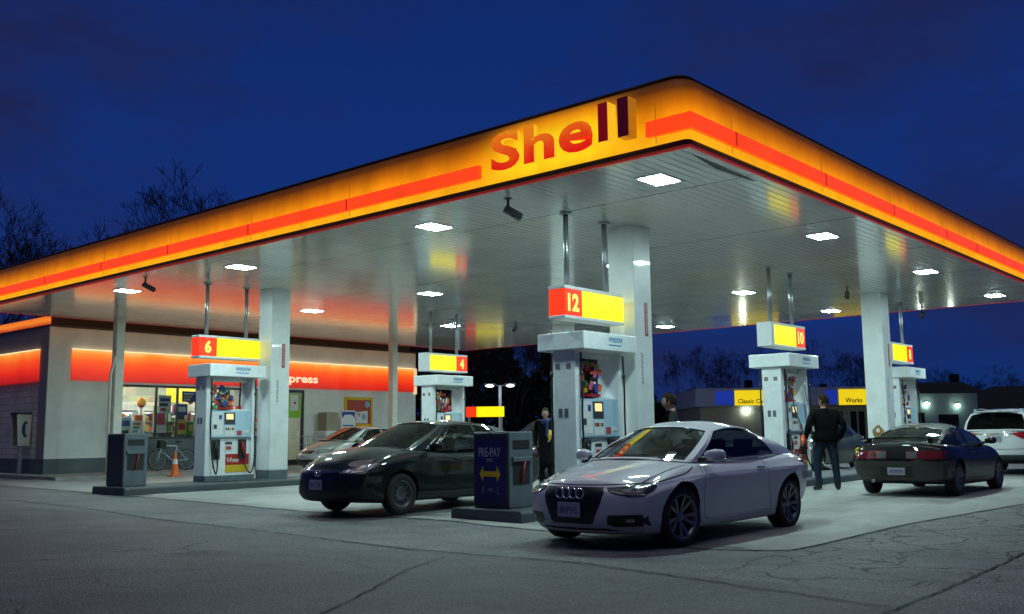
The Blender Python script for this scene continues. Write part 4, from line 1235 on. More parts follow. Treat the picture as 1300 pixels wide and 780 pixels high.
for mi in (False, True):
    h = car.patch('headlight', [(.41, .662), (.60, .675), (.78, .688), (.805, .675), (.81, .63), (.79, .575), (.66, .572), (.52, .598), (.44, .632)], 'F', M['lightlens'], .008, mirror=mi)
    car.patch('reflector', [(.70, .65), (.76, .658), (.76, .61), (.71, .605)], 'F', mat('lamp_inner', (.05, .05, .08), .3, .3), .012, h, mirror=mi)
    car.patch('running_light', [(.47, .628), (.66, .588), (.79, .590), (.79, .583), (.66, .580), (.47, .62)], 'F', M['clearlens'], .014, h, mirror=mi)
    car.patch('reflector', [(.58, .645), (.66, .652), (.65, .61), (.59, .615)], 'F', mat('lamp_inner', (.05, .05, .08), .3, .3), .012, h, mirror=mi)
    f = car.patch('fog_intake', [(.45, .375), (.75, .385), (.785, .36), (.775, .262), (.50, .255), (.43, .285)], 'F', M['grille'], .006, mirror=mi)
    car.patch('fog_light', [(.61, .335), (.69, .338), (.69, .305), (.62, .302)], 'F', M['refl'], .012, f, mirror=mi)
    car.line('hood_gap', [(s_ * (1 if not mi else -1), z_) if False else (x_, y_ * (1 if not mi else -1)) for x_, y_ in ((1.95, .62), (1.5, .70), (1.05, .75))] , 'T')
    car.line('hood_crease', [(x_, y_ * (1 if not mi else -1)) for x_, y_ in ((1.9, .36), (1.5, .44), (1.1, .50))], 'T', .004, AUDI['paint'], .004)
car.patch('splitter', [(-.40, .232), (.40, .232), (.52, .212), (-.52, .212)], 'F', M['grille'], .006)
car.line('hood_gap', [(-.72, .705), (-.4, .695), (0, .69), (.4, .695), (.72, .705)], 'F')
car.arc_seams([[(.86, .90), (.90, .65), (.84, .33), (.75, .26)], [(-.72, .93), (-.70, .7), (-.78, .42), (-.83, .27)], [(.75, .265), (0, .255), (-.83, .275)]])
car.line('hood_gap', [(1.0, .86), (1.2, .80), (1.5, .75), (1.75, .70)], 'L'); car.line('hood_gap', [(1.0, .86), (1.2, .80), (1.5, .75), (1.75, .70)], 'R')
for ax_ in 'LR':
    car.line('shoulder_crease', [(1.7, .70), (1.2, .755), (.4, .79), (-.5, .80), (-1.3, .805), (-1.9, .79)], ax_, .012, AUDI['paint'], .005)
    car.patch('side_skirt', [(.92, .225), (-.92, .235), (-.92, .275), (.92, .265)], ax_, AUDI['paint'], .022)
    sgn = 1
    car.patch('taillight', [(-1.93, .88), (-2.0, .89), (-2.02, .74), (-1.98, .73)], ax_, M['taillens'], .006)
car.patch('taillight', [(.42, .88), (.84, .87), (.84, .74), (.45, .74)], 'B', M['taillens'], .008)
car.patch('taillight', [(.42, .88), (.84, .87), (.84, .74), (.45, .74)], 'B', M['taillens'], .008, mirror=True)
car.handle(-.52, .80, M['chrome'])
for sy in (-1, 1):
    b = MB(); b.tube([(x_, sy * (y_ + .012), z_) for x_, y_, z_ in ((.72, .757, .922), (.3, .772, .918), (-.4, .777, .932), (-1.1, .758, .958), (-1.5, .72, .968))], .009, 6); b.build('beltline_trim', M['chrome'], car.root)
car.mirror_pair(.72, .985, AUDI['paint'], 1.05)
b = MB(); b.box(.28, .42, -.62, -.46, .985, 1.0); 
b = MB(); b.put([(.92, .50, .975), (.80, .50, 1.02), (.80, .38, 1.03), (.92, .38, .985)], [(0, 1, 2, 3)]); b.build('windscreen_slip', M['paper'], car.root)
b = MB(); b.tube([(-1.05, 0, 1.30), (-1.13, 0, 1.335), (-1.19, 0, 1.335)], [.02, .025, .008], 8); b.build('roof_antenna', M['blk_gloss'], car.frame)
bm_ = MB(); bm_.tube([(1.06, -.5, .96), (.98, 0, .985), (.93, .1, 1.0)], .009, 5); bm_.tube([(1.08, .55, .955), (1.04, .2, .975), (.98, -.3, 1.0)], .009, 5); bm_.build('wiper', M['black'], car.root)

# --- dark sedan
SED = dict(SEDAN, ws=[0, .07, .2, .36, .52, .66, .76, .795, .87, .94, 1], ridge=.018, xf=2.34, plan_f=.27, pf=3., nose=[(0, .10), (.12, .015), (.3, .0), (.55, .015), (.75, .03), (.9, .07), (1, .15)],
    top=[(2.34, .75), (2.2, .835), (1.9, .915), (1.5, .975), (1.15, 1.005), (.3, .965), (-.6, .985), (-1.3, 1.01), (-1.8, 1.05), (-2.1, 1.05), (-2.3, 1.0)],
    prof=[(0, .90), (.07, .945), (.2, .965), (.36, .975), (.52, .985), (.66, .995), (.78, 1.), (.87, .972), (.94, .93), (1, .88)])
car = Car('parked_sedan', 'dark green-black four-door sedan with black steel wheels left of the pre-pay box', 'car', (11.83, 12.26, gz(11.8, 12.2) + .004), PI, SED)
car.patch('grille', [(-.50, .56), (.50, .56), (.62, .40), (.50, .25), (-.50, .25), (-.62, .40)], 'F', M['grille'], .006)
ug = car.patch('upper_grille', [(-.41, .70), (.41, .70), (.43, .655), (.2, .625), (-.2, .625), (-.43, .655)], 'F', M['grille'], .006)
for sg in (-1, 1): car.patch('chrome_strip', [(sg * .10, .672), (sg * .42, .682), (sg * .42, .668), (sg * .10, .655)], 'F', M['chrome'], .012, ug)
p, n = car.proj((0, .655), 'F')
b = MB()
for (ry, rz_) in ((.072, .048), (.03, .045), (.055, .02)):
    vs = []; k = 24
    for i in range(k):
        a = 2 * PI * i / k
        for q in range(6):
            bq = 2 * PI * q / 6; rr_ = .0055
            vs.append((p.x + .016 + rr_ * math.sin(bq), (ry + rr_ * math.cos(bq)) * math.cos(a), .655 + (rz_ + rr_ * math.cos(bq)) * math.sin(a) + (.018 if ry == .055 else 0)))
    b.put(vs, [(i * 6 + q, ((i + 1) % k) * 6 + q, ((i + 1) % k) * 6 + (q + 1) % 6, i * 6 + (q + 1) % 6) for i in range(k) for q in range(6)], 0, True)
b.build('oval_emblem', M['chrome'], car.root)
car.plate('F', 0, .48, 'BKTC 738', .31, .15)
for mi in (False, True):
    h = car.patch('headlight', [(.42, .685), (.62, .745), (.78, .80), (.815, .79), (.81, .725), (.74, .675), (.58, .645), (.44, .65)], 'F', M['clearlens'], .008, mirror=mi)
    for q in ([(.48, .68), (.57, .705), (.56, .66), (.49, .658)], [(.63, .735), (.76, .78), (.74, .72), (.64, .685)]): car.patch('reflector', q, 'F', mat('bright_reflector', (.75, .74, .76), .18, .8), .013, h, mirror=mi)
    car.patch('chrome_strip', [(.43, .683), (.62, .743), (.78, .798), (.78, .79), (.62, .734), (.43, .674)], 'F', M['chrome'], .015, h, mirror=mi)
    car.patch('fog_pocket', [(.60, .42), (.80, .44), (.80, .34), (.66, .30)], 'F', M['grille'], .006, mirror=mi)
    car.line('hood_gap', [(x_, y_ * (1 if not mi else -1)) for x_, y_ in ((1.95, .60), (1.5, .70), (1.12, .75))], 'T')
car.arc_seams([[(1.0, .95), (1.0, .7), (.93, .36), (.85, .28)], [(-.12, .97), (-.14, .6), (-.14, .28)], [(-.98, .99), (-.96, .75), (-.80, .5), (-.86, .30)], [(.85, .285), (0, .275), (-.86, .295)]])
car.handle(.12, .82, SED['paint']); car.handle(-.78, .84, SED['paint'])
car.mirror_pair(.72, 1.03, M['blk_gloss'], 1.1)
b = MB(); b.tube([(1.24, -.55, 1.0), (1.16, 0, 1.05), (1.12, .1, 1.06)], .009, 5); b.build('wiper', M['black'], car.root)
car.patch('taillight', [(.50, .95), (.82, .94), (.82, .78), (.55, .78)], 'B', M['taillens'], .008); car.patch('taillight', [(.50, .95), (.82, .94), (.82, .78), (.55, .78)], 'B', M['taillens'], .008, mirror=True)

# --- silver sedan by the shop
S3 = dict(SEDAN, paint=paint('silver_paint', (.33, .34, .32), .32, .5), rim='alloy', rim_m=M['rim'], rr=.21)
car = Car('parked_sedan', 'silver sedan parked near the shop wall behind the dark sedan', 'car', (21.6, 25.7, gz(21.6, 25.7) + .004), PI, S3)
car.patch('grille', [(-.50, .42), (.50, .42), (.44, .25), (-.44, .25)], 'F', M['grille'], .006)
car.patch('upper_grille', [(-.36, .69), (.36, .69), (.30, .60), (-.30, .60)], 'F', M['grille'], .006)
car.plate('F', 0, .50, 'BAXN 204', .31, .15)
for mi in (False, True):
    h = car.patch('headlight', [(.42, .70), (.62, .73), (.80, .745), (.80, .66), (.60, .61), (.44, .60)], 'F', M['clearlens'], .008, mirror=mi)
    car.patch('reflector', [(.50, .68), (.70, .70), (.66, .64), (.52, .63)], 'F', M['refl'], .013, h, mirror=mi)
    car.patch('fog_pocket', [(.60, .42), (.80, .43), (.80, .33), (.62, .31)], 'F', M['grille'], .006, mirror=mi)
car.arc_seams([[(1.0, .95), (1.0, .7), (.93, .36)], [(-.12, .97), (-.14, .6), (-.14, .28)], [(-.98, .99), (-.96, .75), (-.80, .5)]])
car.handle(.12, .82, S3['paint']); car.mirror_pair(.72, 1.03, S3['paint'])

# --- dark wagon in the lane behind the dark sedan
S4 = dict(SEDAN, paint=paint('plum_black_paint', (.012, .010, .018), .28), rim='alloy', rim_m=M['rim'],
    A_top=(.2, .62, 1.50), C_top=(-1.75, .58, 1.48), C_base=(-2.12, .68, 1.06), hd_c=(.3, 1.56), rh_c=(-1.72, 1.53), rb_c=(-2.2, 1.06),
    rail=[(-.3, .64, 1.545), (-1.0, .63, 1.53)], belt=[(.5, .80, .98), (-.4, .81, .99), (-1.3, .79, 1.02)], side_glass=[(.10, .15), (.17, .42), (.445, .68), (.71, .90)], glass_side=M['glass_dark'], glass_rear=M['glass_dark'])
car = Car('parked_wagon', 'dark plum wagon mostly hidden behind the pre-pay box and dark sedan', 'car', (21.2, 16.9, gz(21, 17) + .004), PI, S4)
car.patch('grille', [(-.50, .42), (.50, .42), (.44, .25), (-.44, .25)], 'F', M['grille'], .006)
for mi in (False, True):
    car.patch('headlight', [(.42, .70), (.62, .73), (.80, .745), (.80, .66), (.60, .61), (.44, .60)], 'F', M['clearlens'], .008, mirror=mi)
    car.patch('taillight', [(.60, 1.0), (.80, .99), (.80, .76), (.62, .76)], 'B', M['taillens'], .008, mirror=mi)
car.arc_seams([[(1.0, .95), (1.0, .7), (.93, .36)], [(-.12, .97), (-.14, .6), (-.14, .28)]])
car.handle(.12, .82, S4['paint']); car.mirror_pair(.72, 1.03, S4['paint'])

# --- grey-green sedan beyond the near island
S5 = dict(SEDAN, paint=paint('sage_grey_paint', (.10, .115, .10), .32, .4), rim='alloy', rim_m=M['rim'])
car = Car('parked_sedan', 'grey-green sedan half hidden behind the man in the black jacket', 'car', (28.0, 12.6, gz(28, 12.6) + .004), PI, S5)
car.patch('grille', [(-.50, .42), (.50, .42), (.44, .25), (-.44, .25)], 'F', M['grille'], .006)
for mi in (False, True):
    car.patch('headlight', [(.42, .70), (.62, .73), (.80, .745), (.80, .66), (.60, .61), (.44, .60)], 'F', M['clearlens'], .008, mirror=mi)
    car.patch('taillight', [(.50, .95), (.82, .94), (.82, .78), (.55, .78)], 'B', M['taillens'], .008, mirror=mi)
car.arc_seams([[(1.0, .95), (1.0, .7), (.93, .36)], [(-.12, .97), (-.14, .6), (-.14, .28)], [(-.98, .99), (-.96, .75), (-.80, .5)]])
car.handle(.12, .82, S5['paint']); car.handle(-.78, .84, S5['paint']); car.mirror_pair(.72, 1.03, S5['paint'])

# --- dark coupe seen from behind
S6 = dict(SEDAN, ws=[0, .07, .2, .36, .52, .64, .67, .78, .87, .94, 1], xf=2.12, xr=-2.02, hw=.855, wb=2.50, wr=.30, rr=.2, arch=.335, rim='alloy', rim_m=M['rim_dark'], paint=paint('dark_charcoal_paint', (.011, .011, .009), .3, coat=.7),
    top=[(2.12, .62), (1.9, .70), (1.5, .79), (1.1, .86), (.8, .89), (.2, .875), (-.6, .895), (-1.2, .91), (-1.6, .92), (-1.85, .915), (-2.02, .88)],
    bot=[(2.12, .2), (1.8, .17), (1, .17), (-1.2, .18), (-1.7, .22), (-2.02, .27)], plan_f=.32, plan_r=.12, pr=4., crown=.03, tail=[(0, .10), (.15, .03), (.35, .0), (.6, .0), (.85, .02), (1, .05)],
    A_base=(.75, .74, .875), A_top=(-.02, .55, 1.20), C_top=(-.92, .53, 1.16), C_base=(-1.62, .64, .92),
    ws_c=(1.05, .90), hd_c=(.08, 1.265), rh_c=(-.88, 1.225), rb_c=(-1.72, .945),
    rail=[(-.35, .565, 1.235), (-.65, .555, 1.215)], belt=[(.3, .77, .885), (-.4, .78, .895), (-1.0, .76, .905)],
    side_glass=[(.10, .52), (.55, .80)], rear_glass=(.05, .95, .06, .95), glass_rear=glass('dull_rear_glass', (.30, .33, .30)), glass_side=M['glass_mid'])
car = Car('parked_coupe', 'dark charcoal older coupe with rear spoiler and wide red tail lamps, seen from behind', 'car', (19.9, 6.47, gz(19.9, 6.5) + .004), 0, S6)
tl = car.patch('taillight', [(.16, .80), (.80, .795), (.80, .655), (.16, .655)], 'B', M['taillens'], .012)
tl2 = car.patch('taillight', [(.16, .80), (.80, .795), (.80, .655), (.16, .655)], 'B', M['taillens'], .012, mirror=True)
car.patch('reverse_lamp', [(.18, .785), (.36, .785), (.36, .67), (.18, .67)], 'B', M['clearlens'], .017, tl)
car.patch('reverse_lamp', [(.18, .785), (.36, .785), (.36, .67), (.18, .67)], 'B', M['clearlens'], .017, tl2, mirror=True)
car.patch('centre_panel', [(-.15, .79), (.15, .79), (.15, .66), (-.15, .66)], 'B', S6['paint'], .010)
car.patch('bumper', [(-.83, .62), (.83, .62), (.83, .34), (.5, .30), (-.5, .30), (-.83, .34)], 'B', mat('bumper_paint', (.028, .028, .022), .45, coat=.3), .035)
car.patch('plate_recess', [(-.28, .53), (.28, .53), (.28, .36), (-.28, .36)], 'B', M['black'], .038)
p, n = car.proj((0, .44), 'B')
b = MB(); b.box(p.x - .056, p.x - .044, -.155, .155, .375, .505); pl = b.build('number_plate', M['plate'], car.root, bevel=.005)
text('lettering', 'ADKR 916', FACE_X, (p.x - .0585, .12, .415), .24, .06, M['plate_txt'], pl, 0, .02)
b = MB(); vs = []
for (x_, z_) in ((-1.70, 1.015), (-1.92, 1.03), (-1.93, 1.045), (-1.72, 1.035)):
    for k in range(9):
        v = -1 + k / 4; vs.append((x_ + .10 * abs(v) ** 3, .74 * v, z_ - .05 * abs(v) ** 4))
b.put(vs, [(i * 9 + k, i * 9 + k + 1, ((i + 1) % 4) * 9 + k + 1, ((i + 1) % 4) * 9 + k) for i in range(4) for k in range(8)] + [(0, 9, 18, 27), (8, 17, 26, 35)])
sp = b.build('spoiler', S6['paint'], car.root, bevel=.006)
for v in (-.55, .55): MB().box(-1.87, -1.75, v - .03, v + .03, .93, 1.02).build('spoiler_leg', S6['paint'], sp)
car.arc_seams([[(.74, .87), (.72, .6), (.66, .3)], [(-.62, .89), (-.62, .6), (-.72, .34)], [(.66, .295), (0, .285), (-.72, .30)]])
car.mirror_pair(.45, .96, S6['paint'], .95); car.handle(-.45, .74, M['black'])
car.line('trunk_gap', [(-.68, .85), (0, .845), (.68, .85)], 'B')
for mi in (False, True):
    car.patch('headlight', [(.42, .60), (.74, .62), (.76, .54), (.42, .53)], 'F', M['clearlens'], .008, mirror=mi)
b = MB(); b.tube([(-1.98, .42, .27), (-2.07, .42, .265)], .03, 10); b.build('exhaust', M['steel'], car.root)

# --- white compact SUV
S7 = dict(SEDAN, xf=2.22, xr=-2.22, hw=.905, wb=2.62, wr=.345, rr=.225, arch=.395, rim='alloy', rim_m=M['rim'], paint=paint('white_paint', (.68, .70, .70), .3), lower=M['dark_grey'], lower_z=.50,
    top=[(2.22, .80), (2.0, .90), (1.6, 1.0), (1.2, 1.06), (.8, 1.09), (0, 1.08), (-1, 1.09), (-1.8, 1.10), (-2.22, 1.08)],
    bot=[(2.22, .30), (1.8, .25), (1, .24), (-1.2, .25), (-1.8, .30), (-2.22, .38)], plan_f=.3, plan_r=.18, crown=.02,
    tail=[(0, .06), (.2, .0), (.4, .0), (.7, .03), (.9, .05), (1, .07)],
    A_base=(1.0, .79, 1.08), A_top=(.3, .66, 1.54), C_top=(-1.80, .63, 1.535), C_base=(-2.09, .745, 1.095),
    ws_c=(1.3, 1.11), hd_c=(.4, 1.62), rh_c=(-1.85, 1.60), rb_c=(-2.16, 1.10),
    rail=[(-.3, .68, 1.60), (-1.1, .67, 1.595)], belt=[(.4, .83, 1.085), (-.5, .84, 1.095), (-1.4, .82, 1.10)],
    side_glass=[(.10, .15), (.17, .42), (.445, .68), (.71, .90)], rear_glass=(.045, .955, .08, .90), glass_rear=M['glass_dark'], glass_side=M['glass_dark'])
car = Car('parked_suv', 'white compact SUV with dark rear window at the right edge', 'car', (28.95, 7.2, gz(28.7, 7) + .004), 0, S7)
for mi in (False, True):
    car.patch('taillight', [(.38, 1.03), (.86, 1.095), (.90, .92), (.72, .86), (.5, .96)], 'B', mat('bright_tail_lens', (.38, .015, .015), .15, coat=1.), .015, mirror=mi)
    car.patch('headlight', [(.42, .80), (.80, .86), (.82, .76), (.45, .72)], 'F', M['clearlens'], .008, mirror=mi)
car.patch('chrome_strip', [(-.40, 1.035), (.40, 1.035), (.40, 1.0), (-.40, 1.0)], 'B', M['chrome'], .012)
car.plate('B', 0, .90, 'BTPK 471', .32, .16)
car.line('tailgate_gap', [(-.78, 1.06), (-.76, .8), (-.70, .66), (0, .64), (.70, .66), (.76, .8), (.78, 1.06)], 'B')
for sy in (-1, 1):
    b = MB(); b.tube([(.1, sy * .60, 1.575), (-.1, sy * .61, 1.65), (-.9, sy * .61, 1.675), (-1.5, sy * .60, 1.65), (-1.68, sy * .58, 1.585)], .018, 8); b.build('roof_rail', M['steel'], car.frame)
b = MB(); b.box(-1.98, -1.83, -.5, .5, 1.575, 1.60); b.build('rear_spoiler', S7['paint'], car.root, bevel=.01)
car.mirror_pair(.75, 1.12, S7['paint'], 1.1); car.handle(.1, .95, S7['paint'])
b = MB(); b.tube([(-1.75, 0, 1.59), (-1.9, 0, 1.65)], .006, 5); b.build('roof_antenna', M['black'], car.frame)

# ------------------------------------------------------------------ people
def person(label, loc, rz, h, J, mats, hair, hairm, hair_len=.0, group=None, coat=False, bulk=False):
    """J: joint positions in metres for a 1.75 m figure facing +x (y = left)"""
    t = thing('person', label, 'person', loc, rz, group)
    k = h / 1.75
    base = dict(pelvis=(0, 0, .95), spine=(0, 0, 1.10), chest=(.0, 0, 1.30), neck=(.0, 0, 1.47), skull=(.02, 0, 1.56),
                hipL=(0, .09, .90), hipR=(0, -.09, .90), kneeL=(.02, .10, .50), kneeR=(.02, -.10, .50), ankL=(-.02, .11, .09), ankR=(-.02, -.11, .09),
                toeL=(.13, .13, .035), toeR=(.13, -.13, .035), heelL=(-.07, .11, .04), heelR=(-.07, -.11, .04),
                shL=(0, .17, 1.41), shR=(0, -.17, 1.41), elL=(-.03, .23, 1.13), elR=(-.03, -.23, 1.13), wrL=(.04, .23, .90), wrR=(.04, -.23, .90))
    base.update(J)
    rad = dict(pelvis=.145, spine=.135, chest=.15, neck=.058, skull=.055, hipL=.098, hipR=.098, kneeL=.064, kneeR=.064, ankL=.046, ankR=.046, toeL=.036, toeR=.036, heelL=.036, heelR=.036,
               shL=.078, shR=.078, elL=.052, elR=.052, wrL=.036, wrR=.036)
    if bulk: rad.update(pelvis=.165, spine=.165, chest=.18, hipL=.118, hipR=.118, kneeL=.078, kneeR=.078, ankL=.055, ankR=.055, shL=.098, shR=.098, elL=.068, elR=.068, wrL=.042, wrR=.042)
    if coat: rad.update(pelvis=.17, spine=.15, chest=.165, hipL=.13, hipR=.13, kneeL=.09, kneeR=.09, shL=.09, shR=.09, elL=.062, elR=.062, wrL=.045, wrR=.045)
    names = list(base); idx = {n: i for i, n in enumerate(names)}
    E_ = [('pelvis', 'spine'), ('spine', 'chest'), ('chest', 'neck'), ('neck', 'skull'), ('pelvis', 'hipL'), ('pelvis', 'hipR'), ('hipL', 'kneeL'), ('hipR', 'kneeR'), ('kneeL', 'ankL'), ('kneeR', 'ankR'),
          ('ankL', 'toeL'), ('ankR', 'toeR'), ('ankL', 'heelL'), ('ankR', 'heelR'), ('chest', 'shL'), ('chest', 'shR'), ('shL', 'elL'), ('shR', 'elR'), ('elL', 'wrL'), ('elR', 'wrR')]
    vs = [Vector(base[n]) * k for n in names]; rs = [rad[n] * k for n in names]; es = [(idx[a], idx[b_]) for a, b_ in E_]
    seg = [('cloth' if a in ('pelvis', 'spine', 'chest', 'shL', 'shR', 'elL', 'elR') and not b_.startswith(('hip', 'neck')) else 'leg' if a.startswith(('hip', 'knee')) or b_.startswith('hip') else 'shoe' if a.startswith('ank') else 'skin') for a, b_ in E_]
    # hands: palm then four curled fingers and a thumb
    for s_, sg in (('L', 1), ('R', -1)):
        w = Vector(base['wr' + s_]); d = (w - Vector(base['el' + s_])).normalized()
        side = Vector((1, 0, 0)); side = (side - d * side.dot(d)); side = side.normalized() if side.length > .2 else Vector((0, 0, 1))
        nrm = d.cross(side).normalized() * sg
        palm = w + d * .07; pi = len(vs); vs.append(palm * k); rs.append(.032 * k); es.append((idx['wr' + s_], pi)); seg.append('skin')
        for f, (o, ln) in enumerate(((-.03, .065), (-.01, .078), (.01, .082), (.03, .07))):
            p0 = palm + side * o + d * .025; pr = pi
            for q, (a_, b_) in enumerate(((.0, 0.), (.55, .18), (.95, .55))):
                vs.append((p0 + d * ln * a_ - nrm * ln * b_) * k); rs.append((.0105 - .001 * q) * k); es.append((pr, len(vs) - 1)); seg.append('skin'); pr = len(vs) - 1
        pr = pi
        for q in (1, 2):
            vs.append((w + d * (.03 + .035 * q) + side * (.03 + .015 * q) - nrm * .012 * q) * k); rs.append((.013 - .002 * q) * k); es.append((pr, len(vs) - 1)); seg.append('skin'); pr = len(vs) - 1
    me = bpy.data.meshes.new('body'); me.from_pydata([v[:] for v in vs], es, [])
    o = bpy.data.objects.new('tmp', me); COL.objects.link(o)
    o.modifiers.new('skin', 'SKIN'); sub = o.modifiers.new('sub', 'SUBSURF'); sub.levels = 2; sub.render_levels = 2
    for i, sv in enumerate(me.skin_vertices[0].data): sv.radius = (rs[i], rs[i]); sv.use_root = (i == 0)
    dg = bpy.context.evaluated_depsgraph_get(); m2 = bpy.data.meshes.new_from_object(o.evaluated_get(dg))
    bpy.data.objects.remove(o)
    # flatten the trunk front to back, then add the head to the same mesh
    for v in m2.vertices:
        z = v.co.z / k
        if .85 < z < 1.5:
            f = min(1, (z - .85) / .1, (1.5 - z) / .06)
            v.co.x = v.co.x * (1 - .18 * f)
            if bulk and abs(v.co.y) < .24 * k: v.co.y *= 1 + .14 * f
    bm = bmesh.new(); bm.from_mesh(m2)
    sk = Vector(base['skull']); yaw = J.get('_yaw', 0.) if isinstance(J, dict) else 0
    hm = Matrix.Translation((sk + Vector((.012, 0, .07))) * k) @ Matrix.Rotation(HY.get(label, 0.), 4, 'Z') @ Matrix.Scale(k, 4)
    n, mm = 20, 14; gv = []
    for i in range(mm + 1):
        th = PI * i / mm
        for j in range(n):
            a = 2 * PI * j / n
            x, y, z = math.sin(th) * math.cos(a), math.sin(th) * math.sin(a), -math.cos(th)
            X = x * (.098 if x > 0 else .105); Y = y * .077; Z = z * .122
            if z < 0: X *= (1 + .12 * z) if x < 0 else 1; Y *= 1 + .28 * z                # jaw
            front = max(0, x) ** 3
            if abs(y) < .35: X += .026 * front * math.exp(-((z + .12) / .16) ** 2) * (1 - abs(y) / .35)      # nose
            X -= .010 * front * math.exp(-((z - .12) / .10) ** 2) * (1 if .12 < abs(y) < .6 else 0)           # eye sockets
            X += .006 * front * math.exp(-((z + .45) / .06) ** 2)                                             # lips
            X += .008 * front * math.exp(-((z + .85) / .12) ** 2)                                             # chin
            gv.append(bm.verts.new(hm @ Vector((X, Y, Z))))
    hf = []
    for i in range(mm):
        for j in range(n):
            q = [gv[i * n + j], gv[i * n + (j + 1) % n], gv[(i + 1) * n + (j + 1) % n], gv[(i + 1) * n + j]]
            hf.append(bm.faces.new(q))
    for sg in (-1, 1):     # ears
        r = bmesh.ops.create_uvsphere(bm, u_segments=8, v_segments=6, radius=1., matrix=hm @ Matrix.Translation((-.005, sg * .078, -.005)) @ Matrix.Diagonal((.018, .01, .032, 1)))
    eyes = []
    for sg in (-1, 1):
        r = bmesh.ops.create_uvsphere(bm, u_segments=8, v_segments=6, radius=1., matrix=hm @ Matrix.Translation((.078, sg * .032, .012)) @ Matrix.Diagonal((.012, .016, .009, 1)))
        eyes += r['verts']
    ev = set(eyes)
    r = bmesh.ops.create_uvsphere(bm, u_segments=8, v_segments=6, radius=1., matrix=hm @ Matrix.Translation((.088, 0, -.058)) @ Matrix.Diagonal((.010, .024, .006, 1)))
    lips = set(r['verts'])
    segs = [(vs[a], vs[b_]) for a, b_ in es]
    mi = {'skin': 0, 'cloth': 1, 'leg': 2, 'shoe': 3}
    hz = (sk.z - .03) * k
    for f in bm.faces:
        c = f.calc_center_median(); f.smooth = True
        if all(v in ev for v in f.verts): f.material_index = 4; continue
        if all(v in lips for v in f.verts): f.material_index = 5; continue
        if c.z > 1.52 * k and (c - sk * k).length < .3 * k and c.z > hz: f.material_index = 0; continue
        best = None
        for (a, b_), sname in zip(segs, seg):
            ab = b_ - a; tt = max(0, min(1, (c - a).dot(ab) / ab.length_squared)); d = (a + ab * tt - c).length
            if best is None or d < best[0]: best = (d, sname)
        nm = best[1]
        if c.z < .085 * k: nm = 'shoe'
        if nm == 'skin' and 1.36 * k < c.z < 1.49 * k: nm = 'cloth'
        f.material_index = mi[nm]
    fmi = [f.material_index for f in bm.faces]
    bm.to_mesh(m2); bm.free(); m2.name = 'body'
    m2.materials.clear()
    for m_ in [M['skin']] + list(mats) + [M['black'], mat('lips', (.25, .09, .08), .5)]: m2.materials.append(m_)
    m2.polygons.foreach_set('material_index', fmi)
    bo = bpy.data.objects.new('body', m2); COL.objects.link(bo); bo.parent = t
    # hair as a cap of strands around the skull
    b = MB(); vs2 = []; fs2 = []; n, mm = 26, 12; rr = random.Random(len(label))
    for i in range(mm + 1):
        th = PI * (1 - i / mm * .62)
        for j in range(n):
            a = 2 * PI * j / n
            x, y, z = math.sin(th) * math.cos(a), math.sin(th) * math.sin(a), -math.cos(th)
            low = i == mm
            lim = .52 if x > .45 else (-.15 if x > .1 else -.55 - hair_len * 4)
            if z < lim: 
                s_ = math.sqrt(max(0, 1 - lim * lim)) if abs(lim) < 1 else .35
                l_ = math.hypot(x, y) + 1e-6; x, y, z = x / l_ * s_, y / l_ * s_, lim
            g = 1.06 + rr.uniform(-.012, .03) + hair
            vs2.append(hm @ Vector((x * .105 * g - .006, y * .080 * g, z * .122 * g + .004)))
    for i in range(mm):
        for j in range(n): fs2.append((i * n + j, i * n + (j + 1) % n, (i + 1) * n + (j + 1) % n, (i + 1) * n + j))
    b.put(vs2, fs2, 0, True); b.build('hair', hairm, t)
    return t, k, base
HY = {}
M['jacket_black'] = mat('black_jacket_cloth', (.0045, .0045, .005), .85, var=.5, vs=9, spec=.12, bump=.5, bs=9)
M['jeans'] = mat('blue_jeans', (.018, .029, .05), .85, var=.6, vs=7, spec=.12, bump=.6, bs=12)
M['coat_dark'] = mat('dark_coat_cloth', (.006, .006, .010), .85, var=.5, vs=9, spec=.12, bump=.5, bs=9)
M['shoe'] = mat('dark_shoe', (.015, .014, .013), .5)
l1 = 'man in black jacket and blue jeans standing with his back turned beside the pump'
HY[l1] = R(28)
gm = gz(18.87, 8.25)
pm, kk, jb = person(l1, (18.95, 8.22, gm + .004), R(48), 1.90, dict(
    pelvis=(0, .0, .95), chest=(.01, .0, 1.31), hipL=(0, .105, .90), hipR=(0, -.105, .90), kneeL=(.06, .16, .50), kneeR=(-.01, -.15, .50), ankL=(.02, .165, .09), ankR=(-.05, -.165, .09),
    toeL=(.17, .205, .035), toeR=(.09, -.225, .035), heelL=(-.03, .155, .04), heelR=(-.10, -.155, .04),
    shL=(.0, .22, 1.41), shR=(.0, -.22, 1.41), elL=(-.02, .335, 1.15), elR=(-.09, -.34, 1.16), wrL=(.07, .36, .96), wrR=(.05, -.29, .95)), [M['jacket_black'], M['jeans'], M['shoe']], .0, M['hair_brown'], bulk=True)
# jacket hem and collar follow the body
b = MB(); b.lathe([(.185, .88), (.20, .91), (.205, 1.0), (.195, 1.08)], 20, c=(0, 0, 0)); 
for i in range(len(b.v)):
    x, y, z = b.v[i]; b.v[i] = (x * .82 * kk, y * 1.18 * kk, z * kk)
b.build('jacket_hem', M['jacket_black'], pm)
b = MB(); b.lathe([(.085, 1.44), (.075, 1.48), (.07, 1.50)], 16)
for i in range(len(b.v)):
    x, y, z = b.v[i]; b.v[i] = (x * kk, y * kk, z * kk)
b.build('collar', M['jacket_black'], pm)
